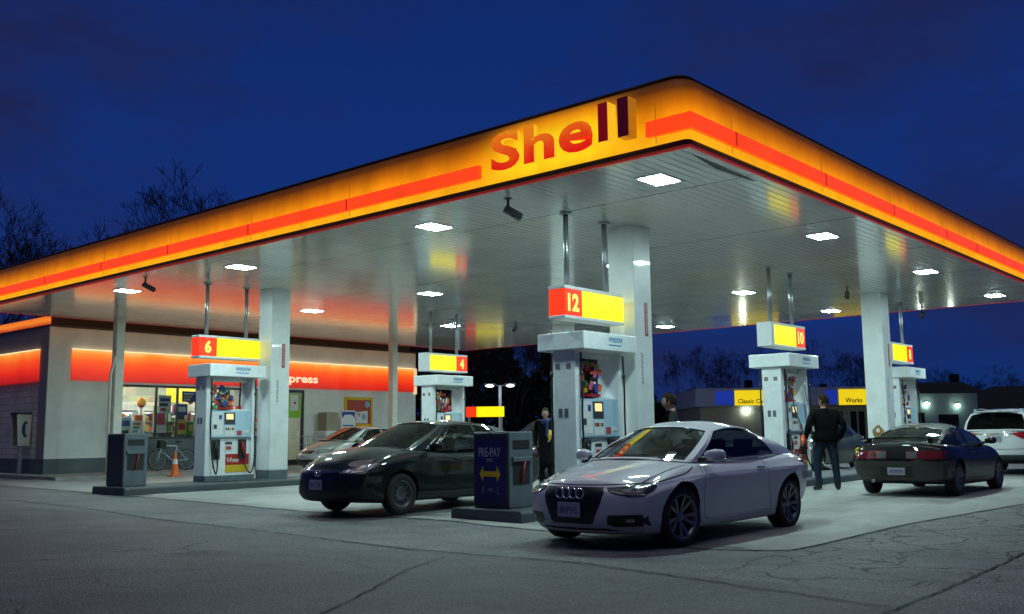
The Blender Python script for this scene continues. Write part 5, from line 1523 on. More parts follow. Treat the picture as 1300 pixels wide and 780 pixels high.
# the nozzle he holds at his hip
hold = thing('fuel_nozzle', 'orange-red fuel nozzle held at the hip by the man in the black jacket', 'fuel nozzle', (18.56, 8.50, gm + 1.03))
b = MB(); b.tube([(.10, .06, .06), (.03, .03, .03), (-.05, 0, -.02), (-.12, -.02, -.12)], [.03, .045, .04, .018], 10); b.build('body', mat('orange_nozzle', (.75, .09, .02), .4), hold)
b = MB(); b.tube([(.06, .05, .0), (.0, .03, -.07), (-.06, .0, -.07)], .010, 6); b.build('trigger', M['black'], hold)
b = MB(); q = [Vector((20.0, 9.40, 2.2)), Vector((19.6, 9.15, 1.72)), Vector((19.05, 8.75, 1.3)), Vector((18.66, 8.56, gm + 1.09))]
hp = Vector((18.56, 8.50, gm + 1.03)); b.tube([p - hp for p in q], .017, 8); b.build('hose', M['black'], hold)
b = MB(); q = [Vector((18.64, 8.56, gm + 1.06)), Vector((18.62, 8.7, .70)), Vector((18.85, 8.95, .35)), Vector((19.3, 9.1, .40)), Vector((19.95, 9.45, 1.3))]
b.tube([p - hp for p in q], .015, 8); b.build('hose', M['black'], hold)

l2 = 'person in a long dark coat with a blue scarf facing the camera beside pump 12'
g2 = gz(17.1, 13.9)
p2, k2, jb2 = person(l2, (17.1, 13.9, g2 + .004), R(-150), 1.74, dict(elL=(.02, .25, 1.14), wrL=(.20, .16, 1.08), elR=(-.02, -.24, 1.13), wrR=(.06, -.24, .90)), [M['coat_dark'], M['coat_dark'], M['shoe']], .0, M['hair_black'], .0, coat=True)
b = MB()
M['scarf'] = mat('blue_scarf', (.012, .03, .14), .85, var=.35, vs=12)
b.lathe([(.10, 1.40), (.115, 1.44), (.10, 1.49), (.07, 1.50)], 18); b.build('scarf', M['scarf'], p2)
b = MB()
for (y0, y1) in ((.015, .085),):
    b.put([(.115, y0, 1.43), (.115, y1, 1.43), (.165, y1 + .01, 1.12), (.165, y0 + .01, 1.12), (.10, y0, 1.43), (.10, y1, 1.43), (.15, y1, 1.12), (.15, y0, 1.12)], [(0, 1, 2, 3), (4, 7, 6, 5), (0, 3, 7, 4), (1, 5, 6, 2), (2, 6, 7, 3), (0, 4, 5, 1)])
b.build('scarf_end', M['scarf'], p2, bevel=.006)
b = MB(); b.lathe([(.17, 1.02), (.20, .85), (.23, .62), (.245, .42), (.235, .42)], 20)
for i in range(len(b.v)):
    x, y, z = b.v[i]; b.v[i] = (x * .82, y, z)
b.build('coat_skirt', M['coat_dark'], p2)
wp = Matrix.Rotation(R(-150), 3, 'Z') @ Vector((.27, .14, 1.14))
ph = thing('snack_bag', 'small yellow packet held by the person in the long dark coat', 'packet', (17.1 + wp.x, 13.9 + wp.y, g2 + wp.z))
b = MB(); b.put([(-.05, 0, -.10), (.05, .01, -.10), (.06, .03, 0), (.045, .01, .12), (-.045, 0, .12), (-.055, .03, 0), (.06, -.03, 0), (-.055, -.03, 0)], [(0, 1, 2, 5), (5, 2, 3, 4), (1, 0, 7, 6), (6, 7, 4, 3), (0, 5, 7), (5, 4, 7), (1, 6, 2), (2, 6, 3)]); b.build('packet', M['yellow_paint'], ph)

l3 = 'brown-haired person in dark jacket seen above the roof of the white coupe'
g3 = gz(13.1, 8.35)
HY[l3] = R(0)
person(l3, (13.25, 8.2, g3 + .004), R(122), 1.84, dict(skull=(.05, 0, 1.55), elL=(.06, .24, 1.16), wrL=(.26, .18, 1.05), elR=(.02, -.24, 1.15), wrR=(.20, -.2, .98)), [mat('grey_jacket_cloth', (.03, .034, .036), .85, var=.4, vs=9, spec=.12, bump=.5, bs=9), M['coat_dark'], M['shoe']], .02, M['hair_brown'], .04)

# ------------------------------------------------------------------ the shop
SX0, SX1, SY = 13.25, 28.6, 30.3
shop = thing('shop_building', 'cream station shop with glowing red-orange bands behind the pumps', 'building', (SX0, SY, GS))
def Ls(x, y, z): return (x - SX0, y - SY, z - GS)
def sb(mbx, x0, x1, y0, y1, z0, z1, mi=None): return mbx.box(x0 - SX0, x1 - SX0, y0 - SY, y1 - SY, z0 - GS, z1 - GS, mi)
zt = 4.72
WX0, WX1, WZ0, WZ1 = 15.62, 21.2, 1.30, 3.02
DX0, DX1, DZ1 = 21.75, 22.86, 3.02
b = MB()
# front wall built around the window and the door
for (x0, x1, z0, z1) in ((SX0, WX0, GS + .45, zt), (WX0, WX1, WZ1, zt), (WX1, DX0, GS + .45, zt), (DX0, DX1, DZ1, zt), (DX1, SX1, GS + .45, zt)): sb(b, x0, x1, SY, SY + .25, z0, z1)
sb(b, SX1 - .25, SX1, SY + .25, SY + 9, GS, zt); sb(b, SX0, SX1, SY + 9, SY + 9.25, GS, zt)
b.build('wall', M['stucco'], shop, fixn=False)
b = MB()
for (x0, x1) in ((SX0 - .012, WX0), (WX1, DX0), (DX1, SX1 + .012)): sb(b, x0, x1, SY - .02, SY + .2, GS, GS + .449)
sb(b, WX0 + .001, WX1 - .001, SY - .018, SY + .2, GS, WZ0 - .05)
b.build('wall_base', M['stucco_base'], shop, fixn=False)
# side wall of painted block, with its own corner pier
def m_block():
    m, t, b_ = new_mat('painted_block')
    pos = t.add('ShaderNodeNewGeometry').outputs['Position']
    sw = t.add('ShaderNodeSeparateXYZ', {0: pos}); v = t.add('ShaderNodeCombineXYZ', {0: sw.outputs[1], 1: sw.outputs[2]})
    br = t.add('ShaderNodeTexBrick', {'Vector': v.outputs[0], 'Scale': 2.5, 'Mortar Size': .025, 'Color1': (.70, .62, .54, 1), 'Color2': (.80, .72, .63, 1), 'Mortar': (.40, .37, .33, 1), 'Brick Width': 1., 'Row Height': .5})
    n = t.noise(pos, 1.3, 4)
    c = t.mix(.6, br.outputs['Color'], t.ramp(n, [(.3, (.7,) * 3), (.7, (1.1,) * 3)]), 'MULTIPLY')
    t.l.new(c, b_.inputs['Base Color']); b_.inputs['Roughness'].default_value = .8
    bp = t.add('ShaderNodeBump', {'Strength': .5, 'Distance': .02, 'Height': br.outputs['Fac']}, invert=True); t.l.new(bp.outputs[0], b_.inputs['Normal'])
    return m
b = MB(); sb(b, SX0, SX0 + .25, SY + .25, SY + 9, GS + .45, 4.02); b.build('side_wall', m_block(), shop, fixn=False)
b = MB(); sb(b, SX0 - .016, SX0 + .2, SY + .2, SY + 9, GS - .2, GS + .449); b.build('wall_base', M['stucco_base'], shop, fixn=False)
M['grey_panel'] = mat('grey_fascia_panel', (.26, .24, .25), .6, var=.15)
b = MB(); sb(b, SX0, SX0 + .25, SY + .25, SY + 9, 4.021, zt); sb(b, SX0 - .02, SX0, SY, SY + .55, GS + .45, 4.72); b.build('side_panel', M['grey_panel'], shop, fixn=False)
b = MB(); sb(b, SX0 - .03, SX1, SY - .03, SY + 9.3, zt + .002, zt + .06); b.build('roof', M['dark_grey'], shop, fixn=False)
b = MB(); sb(b, SX0 + .3, SX1 - .02, SY + .35, SY + .6, zt + .061, 6.2); b.build('parapet', mat('dark_parapet', (.035, .032, .028), .8), shop, fixn=False)
# roof-edge band on the side, orange emission graded by height
def m_band(name, z0, z1, stops):
    m, t, b_ = new_mat(name)
    pos = t.add('ShaderNodeNewGeometry').outputs['Position']
    sx = t.add('ShaderNodeSeparateXYZ', {0: pos})
    z = t.math('DIVIDE', t.math('SUBTRACT', sx.outputs[2], z0), z1 - z0, True)
    n = t.noise(t.add('ShaderNodeVectorMath', {0: pos, 1: (1, 1, .3)}, operation='MULTIPLY').outputs[0], .8, 3)
    col = t.ramp(t.math('ADD', z, t.math('MULTIPLY', t.math('SUBTRACT', n, .5), .35)), stops)
    b_.inputs['Base Color'].default_value = (.45, .03, .01, 1); b_.inputs['Roughness'].default_value = .4
    t.l.new(col, b_.inputs['Emission Color']); b_.inputs['Emission Strength'].default_value = .95
    return m
M['band'] = m_band('lit_red_band', 3.09, 4.07, [(0, (.42, .008, .004)), (.3, (.80, .022, .004)), (.62, (.95, .09, .006)), (.85, (1., .27, .02)), (1, (1., .55, .16))])  # strip light's wash over the band painted in as an emission gradient
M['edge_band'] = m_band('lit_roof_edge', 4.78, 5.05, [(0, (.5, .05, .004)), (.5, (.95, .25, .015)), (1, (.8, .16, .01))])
M['strip'] = emit('warm_strip_light', (1., .74, .40), 1.25)
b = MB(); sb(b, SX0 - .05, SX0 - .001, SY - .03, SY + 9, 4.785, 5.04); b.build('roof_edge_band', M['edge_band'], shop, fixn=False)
for (x0, x1) in ((13.95, 28.45),):
    b = MB(); sb(b, x0, x1, SY - .06, SY - .001, 3.09, 4.05); bd = b.build('light_band', M['band'], shop, bevel=.008)
    b = MB(); sb(b, x0, x1, SY - .10, SY - .001, 4.052, 4.072); b.build('strip_light', M['strip'], bd, fixn=False)
b = MB(); sb(b, SX0 - .08, SX0 - .021, SY + .56, SY + 8.8, 3.06, 4.03); bd2 = b.build('light_band', M['band'], shop, bevel=.008)
b = MB(); sb(b, SX0 - .11, SX0 - .021, SY + .56, SY + 8.8, 4.032, 4.052); b.build('strip_light', M['strip'], bd2, fixn=False)
text('lettering', 'Express', FACE_Y, Ls(21.48, SY - .065, 3.20), 1.95, .40, emit('cream_lettering', (1., .70, .42), .95), bd, 0, .03)
M['cream_lit'] = emit('lit_cream_corner', (1., .72, .36), .75)  # warm light on the cream corner put in as emission
b = MB(); sb(b, 28.46, 28.62, SY - .07, SY - .001, 3.0, 4.08); b.build('corner_strip', M['cream_lit'], shop, bevel=.01)
# window: frame, mullions, panes
M['frame_dark'] = mat('dark_window_frame', (.03, .035, .035), .45)
M['shop_glass'] = glass('shop_glass', (.90, .93, .90))
b = MB(); sb(b, WX0, WX1, SY + .05, SY + .13, WZ1 - .07, WZ1); sb(b, WX0, WX1, SY + .05, SY + .13, WZ0 - .05, WZ0 + .03)
mx = [WX0, 16.85, 17.62, 18.55, 19.6, 20.5, WX1 - .06]
for x in mx: sb(b, x, x + .06, SY + .05, SY + .13, WZ0 + .031, WZ1 - .071)
win = b.build('window', M['frame_dark'], shop, fixn=False)
for a, c in zip(mx[:-1], mx[1:]):
    b = MB(); sb(b, a + .06, c, SY + .085, SY + .091, WZ0 + .03, WZ1 - .07); b.build('pane', M['shop_glass'], win, fixn=False)
b = MB(); sb(b, DX0, DX0 + .08, SY + .04, SY + .14, GS, DZ1); sb(b, DX1 - .08, DX1, SY + .04, SY + .14, GS, DZ1); sb(b, DX0 + .08, DX1 - .08, SY + .04, SY + .14, DZ1 - .1, DZ1); sb(b, DX0 + .08, DX1 - .08, SY + .04, SY + .14, GS, GS + .2)
door = b.build('door', M['frame_dark'], shop, fixn=False)
b = MB(); sb(b, DX0 + .08, DX1 - .08, SY + .085, SY + .091, GS + .2, DZ1 - .1); b.build('pane', M['shop_glass'], door, fixn=False)
b = MB(); sb(b, DX0 + .12, DX1 - .12, SY + .06, SY + .07, 1.98, DZ1 - .13); pg = b.build('door_poster', mat('lime_poster', (.25, .55, .03), .5), door, fixn=False)
b = MB(); sb(b, 22.25, 22.62, SY + .052, SY + .059, 2.25, 2.85); b.build('notice', M['paper'], pg, fixn=False)
b = MB(); sb(b, 22.4, 22.52, SY + .047, SY + .0515, 2.5, 2.58); b.build('notice_print', M['redprint'], pg, fixn=False)
# room behind the glass
M['room'] = mat('shop_interior_wall', (.34, .37, .32), .7, var=.1)
b = MB(); sb(b, SX0 + .3, SX1 - .3, SY + 3.6, SY + 3.7, GS, 3.4); sb(b, SX0 + .26, SX1 - .3, SY + .26, SY + 3.6, 3.28, 3.32); sb(b, SX0 + .26, SX1 - .3, SY + .26, SY + 3.6, GS, GS + .02); sb(b, SX0 + .26, SX0 + .3, SY + .26, SY + 3.6, GS, 3.3); sb(b, 23.4, 23.45, SY + .26, SY + 3.6, GS, 3.3)
b.build('interior_room', M['room'], shop, fixn=False)
M['tube'] = emit('shop_tube_light', (1., .97, .86), 38.)
for i, x in enumerate((15.6, 17.6, 19.6, 21.6)):
    for y in (SY + 1.0, SY + 2.5):
        b = MB(); sb(b, x - .6, x + .6, y - .07, y + .07, 3.21, 3.279); b.build('tube_light', M['tube'], shop, fixn=False)
M['yel_sign'] = emit('yellow_shop_sign', (1., .80, .03), .75)
b = MB(); sb(b, 18.3, 19.6, SY + 1.9, SY + 1.96, 2.55, 3.15); sb(b, 15.9, 16.9, SY + 3.2, SY + 3.25, 2.65, 3.1); b.build('header_board', M['yel_sign'], shop, fixn=False)
goods = [M['red_paint'], M['blue_paint'], M['yellow_paint'], M['paper'], M['green_p'], M['pink_p'], M['orange_pl'], M['paleblue'], M['dark_grey'], mat('beige_box', (.5, .4, .25), .6)]
def shelf(x, y, w, label, tall=1.75, seed=0):
    t = thing('shelf_unit', label, 'shelf', (x, y, GS + .02), 0, 'stocked shelves inside the shop')
    r = random.Random(seed)
    b = MB(); b.box(-w / 2, w / 2, .17, .2, 0, tall)
    levels = [.15 + i * .36 for i in range(int(tall / .36))]
    for z in levels: b.box(-w / 2, w / 2, -.2, .169, z, z + .02)
    for s_ in (-1, 1): b.box(s_ * w / 2 - .015, s_ * w / 2 + .015, -.2, .2, 0, tall)
    b.build('rack', M['white_metal'], t)
    b = MB()
    for z in levels:
        xx = -w / 2 + .03
        while xx < w / 2 - .08:
            ww = r.uniform(.05, .14); hh = r.uniform(.12, .30)
            b.box(xx, xx + ww - .008, -.19, r.uniform(-.1, .1), z + .021, z + .02 + hh, r.randrange(len(goods))); xx += ww
    g = b.build('packed_goods', goods, t); g['kind'] = 'stuff'
    return t
shelf(16.3, SY + 1.2, 1.3, 'stocked shelf behind the left end of the shop window', 1.75, 1)
shelf(17.7, SY + 1.35, 1.2, 'stocked shelf behind the middle of the shop window', 1.8, 2)
shelf(19.0, SY + 1.2, 1.2, 'stocked shelf behind the window right of the middle', 1.85, 3)
shelf(20.4, SY + 1.3, 1.2, 'stocked shelf behind the shop window near the door', 1.8, 4)
shelf(16.6, SY + 3.1, 2.2, 'tall stocked shelf against the back wall, left of the shop', 2.2, 5)
shelf(19.2, SY + 3.1, 2.4, 'tall stocked shelf against the back wall, right of the shop', 2.2, 6)
shelf(21.9, SY + 3.1, 1.8, 'tall stocked shelf on the back wall behind the shop door', 2.2, 7)
def balloon(x, y, z, m, label):
    t = thing('balloon', label, 'balloon', (x, y, z), 0, 'balloons in the shop window')
    b = MB(); b.ball((0, 0, 0), (.15, .15, .18), 14); b.ball((0, 0, -.185), (.02, .02, .02), 6); b.build('bladder', m, t)
    b = MB(); b.tube([(0, 0, -.19), (.02, .01, -.5), (0, 0, -.9), (0, .02, z * 0 - (z - GS - .03))], .004, 4); b.build('string', M['paper'], t)
M['balloon_r'] = mat('coral_balloon', (.75, .10, .07), .3)
balloon(16.62, SY + .55, 2.46, M['balloon_r'], 'coral balloon behind the left of the shop window'); balloon(18.42, SY + .55, 2.62, M['balloon_r'], 'coral balloon behind the shop window beside pump 6')
# window stickers and things on the sill
def sill(name, label, x, z0, w, h, m, d=.12, m2=None):
    t = thing(name, label, 'display', (x, SY + .42, z0), 0, 'goods displayed in the shop window')
    b = MB(); b.box(-w / 2, w / 2, -d / 2, d / 2, 0, h); b.build('box', m, t, bevel=.012)
    b = MB(); b.box(-w * .35, w * .35, -d / 2 - .004, -d / 2 + .002, h * .3, h * .75); b.build('label', m2 or M['paper'], t)
    b = MB(); b.box(-w * .3, w * .3, -d * .3, d * .3, -(z0 - GS - .02), -.001); b.build('stand', M['dark_grey'], t)
    return t
for k, (nm, lb, x, z0, w, h, m_, m2) in enumerate((('display_box', 'red display box low in the left window pane', 16.45, 1.42, .26, .62, M['orange_pl'], M['red_paint']), ('display_box', 'pale blue display screen low in the left window pane', 15.98, 1.55, .42, .42, M['paleblue'], M['blue_paint']),
    ('display_box', 'white poster box in the narrow window pane', 17.22, 1.45, .42, .9, M['paper'], M['redprint']), ('display_box', 'yellow and red gift box in the window', 18.0, 1.40, .36, .5, M['yellow_paint'], M['red_paint']),
    ('display_box', 'green crate of goods in the window beside pump 6', 18.32, 1.38, .22, .45, M['green_p'], M['yellow_paint']), ('display_box', 'blue display box high behind the window', 17.98, 2.05, .4, .38, M['blue_paint'], M['paper']),
    ('display_box', 'white bucket of goods in the window beside pump 6', 18.75, 1.38, .34, .42, M['paper'], M['paleblue']))):
    sill(nm, lb, x, z0, w, h, m_, .12 + .02 * k, m2)
M['cool_light'] = emit('cooler_light', (.95, 1., 1.), 1.6)
def cooler(x, label, seed):
    t = thing('drinks_cooler', label, 'drinks cooler', (x, SY + 2.55, GS + .02), 0, 'lit coolers inside the shop')
    r = random.Random(seed)
    b = MB(); b.box(-.5, .5, .0, .5, 0, .25); b.box(-.5, .5, .0, .5, 2.0, 2.3); b.box(-.5, -.44, 0, .5, .251, 1.999); b.box(.44, .5, 0, .5, .251, 1.999); b.build('cabinet', M['white_metal'], t)
    b = MB(); b.box(-.44, .44, .44, .48, .26, 1.99); b.build('back_light', M['cool_light'], t)
    b = MB()
    for k in range(5):
        z = .28 + k * .34
        xx = -.40
        while xx < .36:
            w_ = r.choice((.06, .07, .09)); b.box(xx, xx + w_ - .012, .08, .2, z + .012, z + r.uniform(.16, .27), r.randrange(len(goods))); xx += w_
    g = b.build('bottles', goods, t); g['kind'] = 'stuff'
    for k in range(5): MB().box(-.44, .44, .06, .43, .28 + k * .34, .29 + k * .34).build('shelf', M['steel'], t)
cooler(17.15, 'lit drinks cooler seen through the middle window pane', 31); cooler(18.25, 'lit drinks cooler behind the right-hand balloon', 32); cooler(20.0, 'lit drinks cooler behind pump 6', 33)
def win_poster(x, z, w, h, ms, label):
    t = thing('window_poster', label, 'poster', (x, SY + .125, z), 0, 'posters on the inside of the shop window')
    MB().box(-w / 2, w / 2, 0, .004, 0, h).build('sheet', ms[0], t)
    for k, m_ in enumerate(ms[1:]):
        MB().box(-w * .38, w * (.1 + .14 * k), -.004, -.0005, h * (.12 + .27 * k), h * (.30 + .27 * k)).build('print', m_, t)
win_poster(16.25, 1.42, .34, .44, (M['paper'], M['blue_paint'], M['dark_grey'], M['redprint']), 'white poster low in the left window pane')
win_poster(17.22, 2.1, .46, .60, (M['paper'], M['redprint'], M['dark_grey'], M['blue_paint']), 'white poster high in the narrow window pane')
win_poster(18.1, 2.5, .5, .36, (M['blue_paint'], M['paper'], M['yellow_paint'], M['paper']), 'blue poster high in the pane left of pump 6')
win_poster(19.0, 1.6, .45, .62, (M['paper'], M['green_p'], M['redprint'], M['yellow_paint']), 'white poster low in the pane behind pump 6')
# wall posters and the things along the wall
t = thing('price_poster', 'yellow-framed red poster with a large 5 on the shop wall', 'poster', (25.48, SY - .004, 1.66))
b = MB(); b.box(-.72, .72, -.05, 0, 0, 1.15); b.build('frame', M['yellow_paint'], t, bevel=.012)
b = MB(); b.box(-.60, .60, -.058, -.048, .10, 1.04); sh = b.build('sheet', mat('red_poster', (.40, .07, .05), .5), t)
b = MB(); b.put([(-.54, -.0605, .12), (.44, -.0605, .12), (.44, -.0605, .62), (-.1, -.0605, .56), (-.54, -.0605, .50)], [(0, 1, 2, 3, 4)]); b.build('price_panel', M['paper'], sh)
text('number', '5', FACE_Y, (-.42, -.0625, .18), .28, .34, M['redprint'], sh, 0, .03)
text('lettering', '99', FACE_Y, (-.10, -.0625, .38), .16, .14, M['redprint'], sh, 0, .02)
b = MB(); b.ball((.24, -.06, .38), (.12, .01, .12), 12); b.ball((.42, -.06, .86), (.13, .01, .13), 12); b.build('picture', mat('blue_grey_print', (.25, .42, .6), .5), sh)
t = thing('ice_chest', 'white ice chest with blue sign by the shop wall', 'ice chest', (24.0, SY - .45, GS))
b = MB(); b.box(-.75, .75, -.38, .38, .08, 1.25); b.build('body', M['white_metal'], t, bevel=.02)
b = MB(); b.box(-.70, .70, -.395, -.37, .15, .85); b.build('door', M['paper'], t, bevel=.006)
b = MB(); b.box(.02, .72, -.30, -.26, 1.27, 2.02); sgn = b.build('sign_board', M['paper'], t, bevel=.004)
b = MB(); b.put([(.06, -.305, 1.72), (.20, -.305, 1.86), (.54, -.305, 1.86), (.68, -.305, 1.72), (.68, -.305, 1.97), (.06, -.305, 1.97)], [(0, 1, 2, 3, 4, 5)]); b.build('sign_print', M['blue_paint'], sgn)
b = MB(); b.box(.10, .62, -.307, -.303, 1.42, 1.47); b.build('sign_print', M['blue_paint'], sgn)
b = MB(); b.box(-.68, -.12, -.3, .2, 1.251, 1.95); b.build('top_box', mat('beige_carton', (.32, .29, .20), .7), t, bevel=.01)
t = thing('gas_cage', 'low grey wire cage beside the shop door', 'cage', (22.95, SY - .55, GS))
b = MB()
for i in range(13): b.tube([(-.55 + i * .092, -.3, 0), (-.55 + i * .092, -.3, 1.05)], .010, 5)
for z in (.05, .4, .75, 1.05): b.tube([(-.56, -.3, z), (.56, -.3, z)], .012, 5); b.tube([(-.56, .28, z), (.56, .28, z)], .012, 5); b.tube([(-.56, -.3, z), (-.56, .28, z)], .012, 5); b.tube([(.56, -.3, z), (.56, .28, z)], .012, 5)
b.build('mesh', M['steel'], t)
b = MB()
for i in range(3): b.lathe([(0, .06), (.14, .06), (.15, .15), (.15, .42), (.08, .5), (.04, .55), (.04, .6), (0, .6)], 14, c=(-.36 + i * .36, 0, 0))
b.build('gas_bottle', M['white_metal'], t)
# payphone
t = thing('payphone', 'white payphone on a post at the left corner of the shop', 'payphone', (13.02, 31.45, gz(13, 31)), R(0))
b = MB(); b.box(-.05, .05, -.05, .05, 0, 1.0); b.box(-.12, .12, -.12, .12, 0, .02); b.build('post', M['steel'], t, bevel=.006)
pw = mat('phone_panel_white', (.55, .55, .48), .4)
b = MB()
for yy in (-.24, .21): b.put([(-.17, yy, .96), (.17, yy, .96), (.21, yy, 1.92), (-.24, yy, 1.92), (-.17, yy + .03, .96), (.17, yy + .03, .96), (.21, yy + .03, 1.92), (-.24, yy + .03, 1.92)], [(0, 1, 2, 3), (4, 7, 6, 5), (0, 4, 5, 1), (1, 5, 6, 2), (2, 6, 7, 3), (3, 7, 4, 0)])
hood = b.build('side_panel', pw, t)
b = MB(); b.box(-.25, .22, -.245, .245, 1.921, 1.99); b.build('hood', M['dark_grey'], t, bevel=.01)
b = MB(); b.box(.10, .20, -.20, .20, 1.0, 1.88); bk = b.build('phone_unit', M['dark_grey'], t, bevel=.01)
b = MB(); b.tube([(.06, -.10, 1.72), (.02, -.10, 1.62), (.06, -.10, 1.50)], [.035, .018, .035], 8); b.build('handset', M['black'], bk)
b = MB()
pts = [(-.06, 1.62), (-.02, 1.66), (-.00, 1.60), (-.03, 1.57), (-.03, 1.36), (.0, 1.33), (-.02, 1.27), (-.06, 1.31), (-.085, 1.40), (-.085, 1.53)]
b.put([(x * 2.0 + .09, -.2425, 1.47 + (z - 1.465) * 1.35) for x, z in pts], [tuple(range(10))]); b.build('phone_symbol', mat('phone_blue', (.01, .02, .10), .5), hood)
# bicycle leaning on the wall
def bicycle(loc, rz, label):
    t = thing('bicycle', label, 'bicycle', loc, rz)
    wr = .335; ax = .52
    for sx_ in (-ax, ax):
        e = bpy.data.objects.new('wheel', None); COL.objects.link(e); e.parent = t; e.location = (sx_, 0, wr)
        b = MB(); b.torus((0, 0, 0), wr - .02, .022, 36, 8, 'y'); b.build('tyre', M['black'], e)
        b = MB(); b.torus((0, 0, 0), wr - .045, .010, 36, 6, 'y')
        for i in range(18):
            a = 2 * PI * i / 18; b.tube([(.02 * math.cos(a + 1), .02 * (-1) ** i, .02 * math.sin(a + 1)), ((wr - .05) * math.cos(a), 0, (wr - .05) * math.sin(a))], .002, 3, cap=False)
        b.tube([(0, -.05, 0), (0, .05, 0)], .018, 8); b.build('rim', M['steel'], e)
    fm = mat('white_bike_frame', (.6, .62, .62), .3)
    b = MB(); bb_ = (.04, 0, .29); st = (.17, 0, .78); hd = (-.40, 0, .80); hd2 = (-.43, 0, .66)
    for p, q, r_ in ((bb_, st, .017), (st, hd, .018), (bb_, hd2, .022), (hd, hd2, .022)): b.tube([p, q], r_, 8)
    for yy in (-.05, .05): b.tube([bb_, (ax, yy, wr)], .010, 6); b.tube([(.16, 0, .70), (ax, yy, wr)], .009, 6); b.tube([hd2, (-.46, yy, .60), (-ax, yy, wr)], .013, 6)
    b.build('frame', fm, t)
    b = MB(); b.tube([st, (.20, 0, .90)], .013, 6); b.put([], []); b.ball((.22, 0, .92), (.14, .065, .03), 10); b.build('saddle', M['black'], t)
    b = MB(); b.tube([hd, (-.38, 0, .92)], .014, 6); b.tube([(-.36, -.29, .95), (-.38, -.1, .93), (-.38, .1, .93), (-.36, .29, .95)], .012, 6); b.build('handlebar', M['steel'], t)
    b = MB(); b.torus((.04, .04, .29), .085, .006, 20, 5, 'y'); b.tube([(.04, .05, .29), (.12, .06, .16)], .009, 5); b.tube([(.04, -.05, .29), (-.04, -.06, .42)], .009, 5); b.box(.08, .17, .055, .13, .15, .17); b.box(-.09, .0, -.13, -.055, .41, .43); b.build('crankset', M['dark_grey'], t)
    b = MB(); b.put([(-.50, .10, .72), (-.30, .14, .70), (-.30, .14, .95), (-.50, .10, .97), (-.50, -.10, .72), (-.30, -.14, .70), (-.30, -.14, .95), (-.50, -.10, .97)], [(0, 1, 2, 3), (4, 7, 6, 5), (0, 4, 5, 1), (1, 5, 6, 2), (0, 3, 7, 4)]); b.build('basket', M['black'], t)
    return t
bicycle((17.15, 29.72, GS + .002), R(0), 'white bicycle leaning by the shop window behind the traffic cone')
# traffic cone
t = thing('traffic_cone', 'orange traffic cone with pale collar left of pump 6', 'cone', (15.94, 27.45, gz(15.94, 27.45) + .008))
b = MB(); b.box(-.19, .19, -.19, .19, 0, .035); b.build('base', M['orange_pl'], t, bevel=.01)
b = MB(); b.lathe([(.135, .035), (.125, .06), (.045, .62), (.038, .70), (.02, .705), (.0, .70)], 20); b.build('body', M['orange_pl'], t)
b = MB(); b.lathe([(.086, .36), (.065, .51)], 20); b.build('collar', M['paper'], t)

# ------------------------------------------------------------------ beyond the station
FW = Vector((.7484, .6516, 0)); RT = Vector((.6561, -.7547, 0))
def at(px, d, z=0):
    """ground point at a lateral angle given by photo column and depth d along the view"""
    p = FW * d + RT * ((px - 650) / 1243.3 * d * 1.0)
    return Vector((p.x, p.y, z))
G0 = .14
# long low building with the blue and yellow sign boards
rot = math.atan2(RT.y, RT.x)
o0 = at(878, 50)
wash = thing('service_building', 'low dark service building with blue and yellow sign boards beyond the pumps', 'building', (o0.x, o0.y, G0), rot)
M['dkwall'] = mat('dim_grey_wall', (.26, .32, .46), .8, var=.2, vs=.8)
M['dkwall2'] = mat('dim_teal_wall', (.18, .28, .29), .8, var=.2, vs=.8)
b = MB(); b.box(.3, 9.9, 0, 9, 0, 2.42); b.build('wall', mat('tan_wall', (.30, .29, .24), .8, var=.2), wash, fixn=False)
b = MB(); b.box(0, 9.9, -.5, 9, 2.421, 3.32); b.build('parapet', M['dkwall'], wash, fixn=False)
b = MB(); b.box(9.901, 14.2, -.2, 9, 0, 2.95); b.build('annexe', M['dkwall2'], wash, fixn=False)
M['dim_yel'] = emit('dim_yellow_sign', (1., .74, .01), .8, var=.1); M['dim_blue'] = emit('dim_blue_sign', (.01, .035, .36), .75, var=.1)
dk = mat('sign_ink', (.03, .02, .01), .6)
for (x0, x1, y0_) in ((1.95, 3.75, 'a'), (8.5 - 1.55, 10.0 - 1.1, 'b')):
    pass
b = MB(); b.box(1.0, 1.90, -.56, -.501, 2.50, 3.17); b.build('blue_board', M['dim_blue'], wash)
b = MB(); b.box(1.95, 4.3, -.56, -.501, 2.45, 3.20); s1 = b.build('yellow_board', M['dim_yel'], wash)
text('lettering', 'Classic Car Wash', FACE_Y, (2.1, -.562, 2.55), 2.1, .22, dk, s1, 0, .02)
b = MB(); b.box(6.50, 7.05, -.56, -.501, 2.50, 3.17); b.build('blue_board', M['dim_blue'], wash)
b = MB(); b.box(7.15, 9.3, -.56, -.501, 2.42, 3.20); s2 = b.build('yellow_board', M['dim_yel'], wash)
text('lettering', 'Works', FACE_Y, (7.45, -.562, 2.53), .85, .24, dk, s2, 0, .02)
for (x0, x1) in ((3.3, 3.9), (4.4, 5.2), (6.6, 7.5), (7.8, 8.6), (8.9, 9.6)):
    b = MB(); b.box(x0, x1, -.02, .02, .3, 2.1); w_ = b.build('window', M['blk_gloss'], wash)
    b = MB()
    for q in (.0, .5, 1.): b.box(x0 + (x1 - x0) * q - .04, x0 + (x1 - x0) * q + .04, -.04, -.021, .3, 2.1)
    b.build('frame', mat('pale_window_bar', (.25, .30, .28), .6), w_, fixn=False)
b = MB(); b.box(10.6, 11.5, -.22, -.195, .2, 2.0); b.build('door', M['blk_gloss'], wash); b = MB(); b.box(12.2, 13.2, -.22, -.195, .2, 1.9); b.build('door', M['blk_gloss'], wash)
